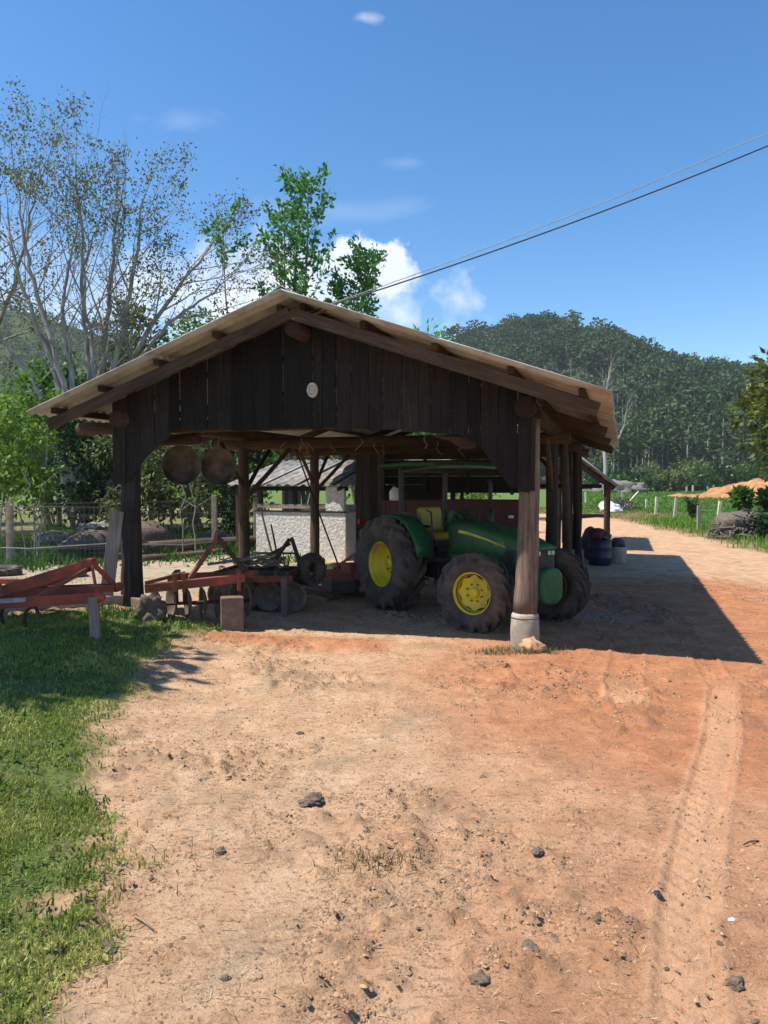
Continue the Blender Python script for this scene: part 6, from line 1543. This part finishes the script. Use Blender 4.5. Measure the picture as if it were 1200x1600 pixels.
pt = sm(.46, .64, fbm(X * .9 + 5, Y * .9, 11, 3)) * .9 + .06; dl = poly_dist(LAWN, X, Y); pt = np.maximum(pt, .6 * sm(.55, 0, np.abs(dl + .15))); pt = pt * sm(.42, .58, fbm(X * 4.6, Y * 4.6, 93, 2)) + .05 + .10 * sm(.5, .7, fbm(X * 2.1, Y * 2.1, 97, 3))
k = (pt > gr.uniform(0, 1, n)) & (dl < .1); X, Y = X[k], Y[k]; S = np.minimum(.0040 * np.exp(gr.normal(0, .55, len(X))), .0125) * (1 + .05 * Y)
h = gr.uniform(0, 1, len(X))
strew('dirt_clods', X[h < .78], Y[h < .78], S[h < .78], M['clods_tan'], gr, 'loose clods strewn over the dirt yard')
strew('manure_crumbs', X[h >= .78], Y[h >= .78], S[h >= .78] * 1.1, M['clods_dark'], gr, 'dark dried manure crumbs strewn over the dirt yard')
X = 3.45 + gr.normal(0, .32, 420); Y = 11.5 + gr.normal(0, .42, 420); strew('pale_gravel', X, Y, .013 * np.exp(gr.normal(0, .45, 420)), M['clods_pale'], gr, 'pale gravel patch on the shaded dirt right of the front post')
# straw bits lying flat
n = 2200; Y = 2.1 + 8 * gr.uniform(0, 1, n) ** 1.4; X = gr.uniform(-.48, .6, n) * (Y + .8); k = poly_dist(LAWN, X, Y) < .2; X, Y = X[k], Y[k]
blades('straw', X, Y, gz(X, Y) + .006, .06, .0035 + .0003 * Y, 3.0, M['straw'], gr, 'bits of dry straw lying on the dirt')
# single lumps one can point at
LP = [((487, 1262), .075, 'clod', 'largest dark manure clod in the middle of the dirt yard'), ((508, 1287), .03, 'clod', 'small dark clod just below the largest manure clod'), ((845, 1350), .05, 'brownrock', 'reddish flat stone right of the middle of the yard'),
      ((1037, 1419), .03, 'bag', 'small black scrap lying on the right of the yard'), ((945, 1455), .05, 'clod', 'grey-brown clod below the small black scrap'), ((752, 1550), .055, 'clod', 'dark manure clod near the bottom of the yard'),
      ((340, 1345), .05, 'clod', 'dark manure clod near the lawn edge'), ((115, 1512), .012, 'tarp_worn', 'tiny pale pebble at the bottom edge of the lawn'), ((345, 1552), .028, 'clod', 'round grey pellet in the lower left of the yard'),
      ((1157, 1457), .018, 'tarp', 'small white pebble at the right of the yard'), ((467, 1152), .045, 'brownrock', 'reddish stone in the upper left of the dirt yard'), ((1160, 1560), .06, 'clod', 'flat manure pat near the bottom right corner'), ((835, 1505), .06, 'clod', 'crumbled manure heap left of the bottom right pat'), ((160, 1500), .06, 'clod', 'dark clod at the lawn edge near the bottom left')]
for i, (p, s, mt, lab) in enumerate(LP):
    a = px(*p); s *= .78 if i else 1.15
    lumpy('clod' if mt == 'clod' else 'small_stone', (a[0], a[1], float(gz(a[0], a[1])) + s * .12), (s, s * .75, s * .34), M[mt], 200 + i, 4, .8, lab=lab, cat='clod' if mt == 'clod' else 'stone')
lumpy('clay_lump', (1.80, 9.07, float(gz(1.8, 9.07)) + .06), (.13, .09, .12), M['clay'], 230, 3, .9, lab='orange clay lump against the concrete footing of the front post', cat='clay lump')
for i, (p, L, an, lab) in enumerate((((1185, 1330), .12, .4, 'small forked twig at the right edge of the yard'), ((215, 1465), .16, -.7, 'thin straw-coloured stick in the lower left of the yard'))):
    a = px(*p); z = float(gz(*a)) + .012; d = Vector((math.cos(an), math.sin(an), 0)) * L / 2; c = Vector((a[0], a[1], z)); m = MB(); m.tube([c - d, c + Vector((0, 0, .01)), c + d], .004, 5); m.tube([c, c + Vector((d.y, -d.x, .02)) * .5], .003, 5); o = m.build('twig', M['log'] if i == 0 else M['straw'], None); tag(o, lab, 'twig')

# ============================================================ AIR
hb = bpy.data.meshes.new('haze'); 
x0, x1, y0_, y1_, zb_, zt_ = -950, 950, -950, 950, -9, 118
hb.from_pydata([(x0, y0_, zb_), (x1, y0_, zb_), (x1, y1_, zb_), (x0, y1_, zb_), (x0, y0_, zt_), (x1, y0_, zt_), (x1, y1_, zt_), (x0, y1_, zt_)], [], [(3, 2, 1, 0), (4, 5, 6, 7), (0, 1, 5, 4), (1, 2, 6, 5), (2, 3, 7, 6), (3, 0, 4, 7)])
hm = bpy.data.materials.new('haze'); hm.use_nodes = True; hn = hm.node_tree.nodes; hn.clear()
ho = hn.new('ShaderNodeOutputMaterial'); hv = hn.new('ShaderNodeVolumePrincipled'); hv.inputs['Density'].default_value = .00019; hv.inputs['Color'].default_value = (.86, .92, 1.0, 1); hv.inputs['Anisotropy'].default_value = .2
hm.node_tree.links.new(hv.outputs[0], ho.inputs['Volume']); hb.materials.append(hm)
tag(link('haze', hb), 'thin blue air over the valley', kind='stuff')
SC.cycles.volume_bounces = 1
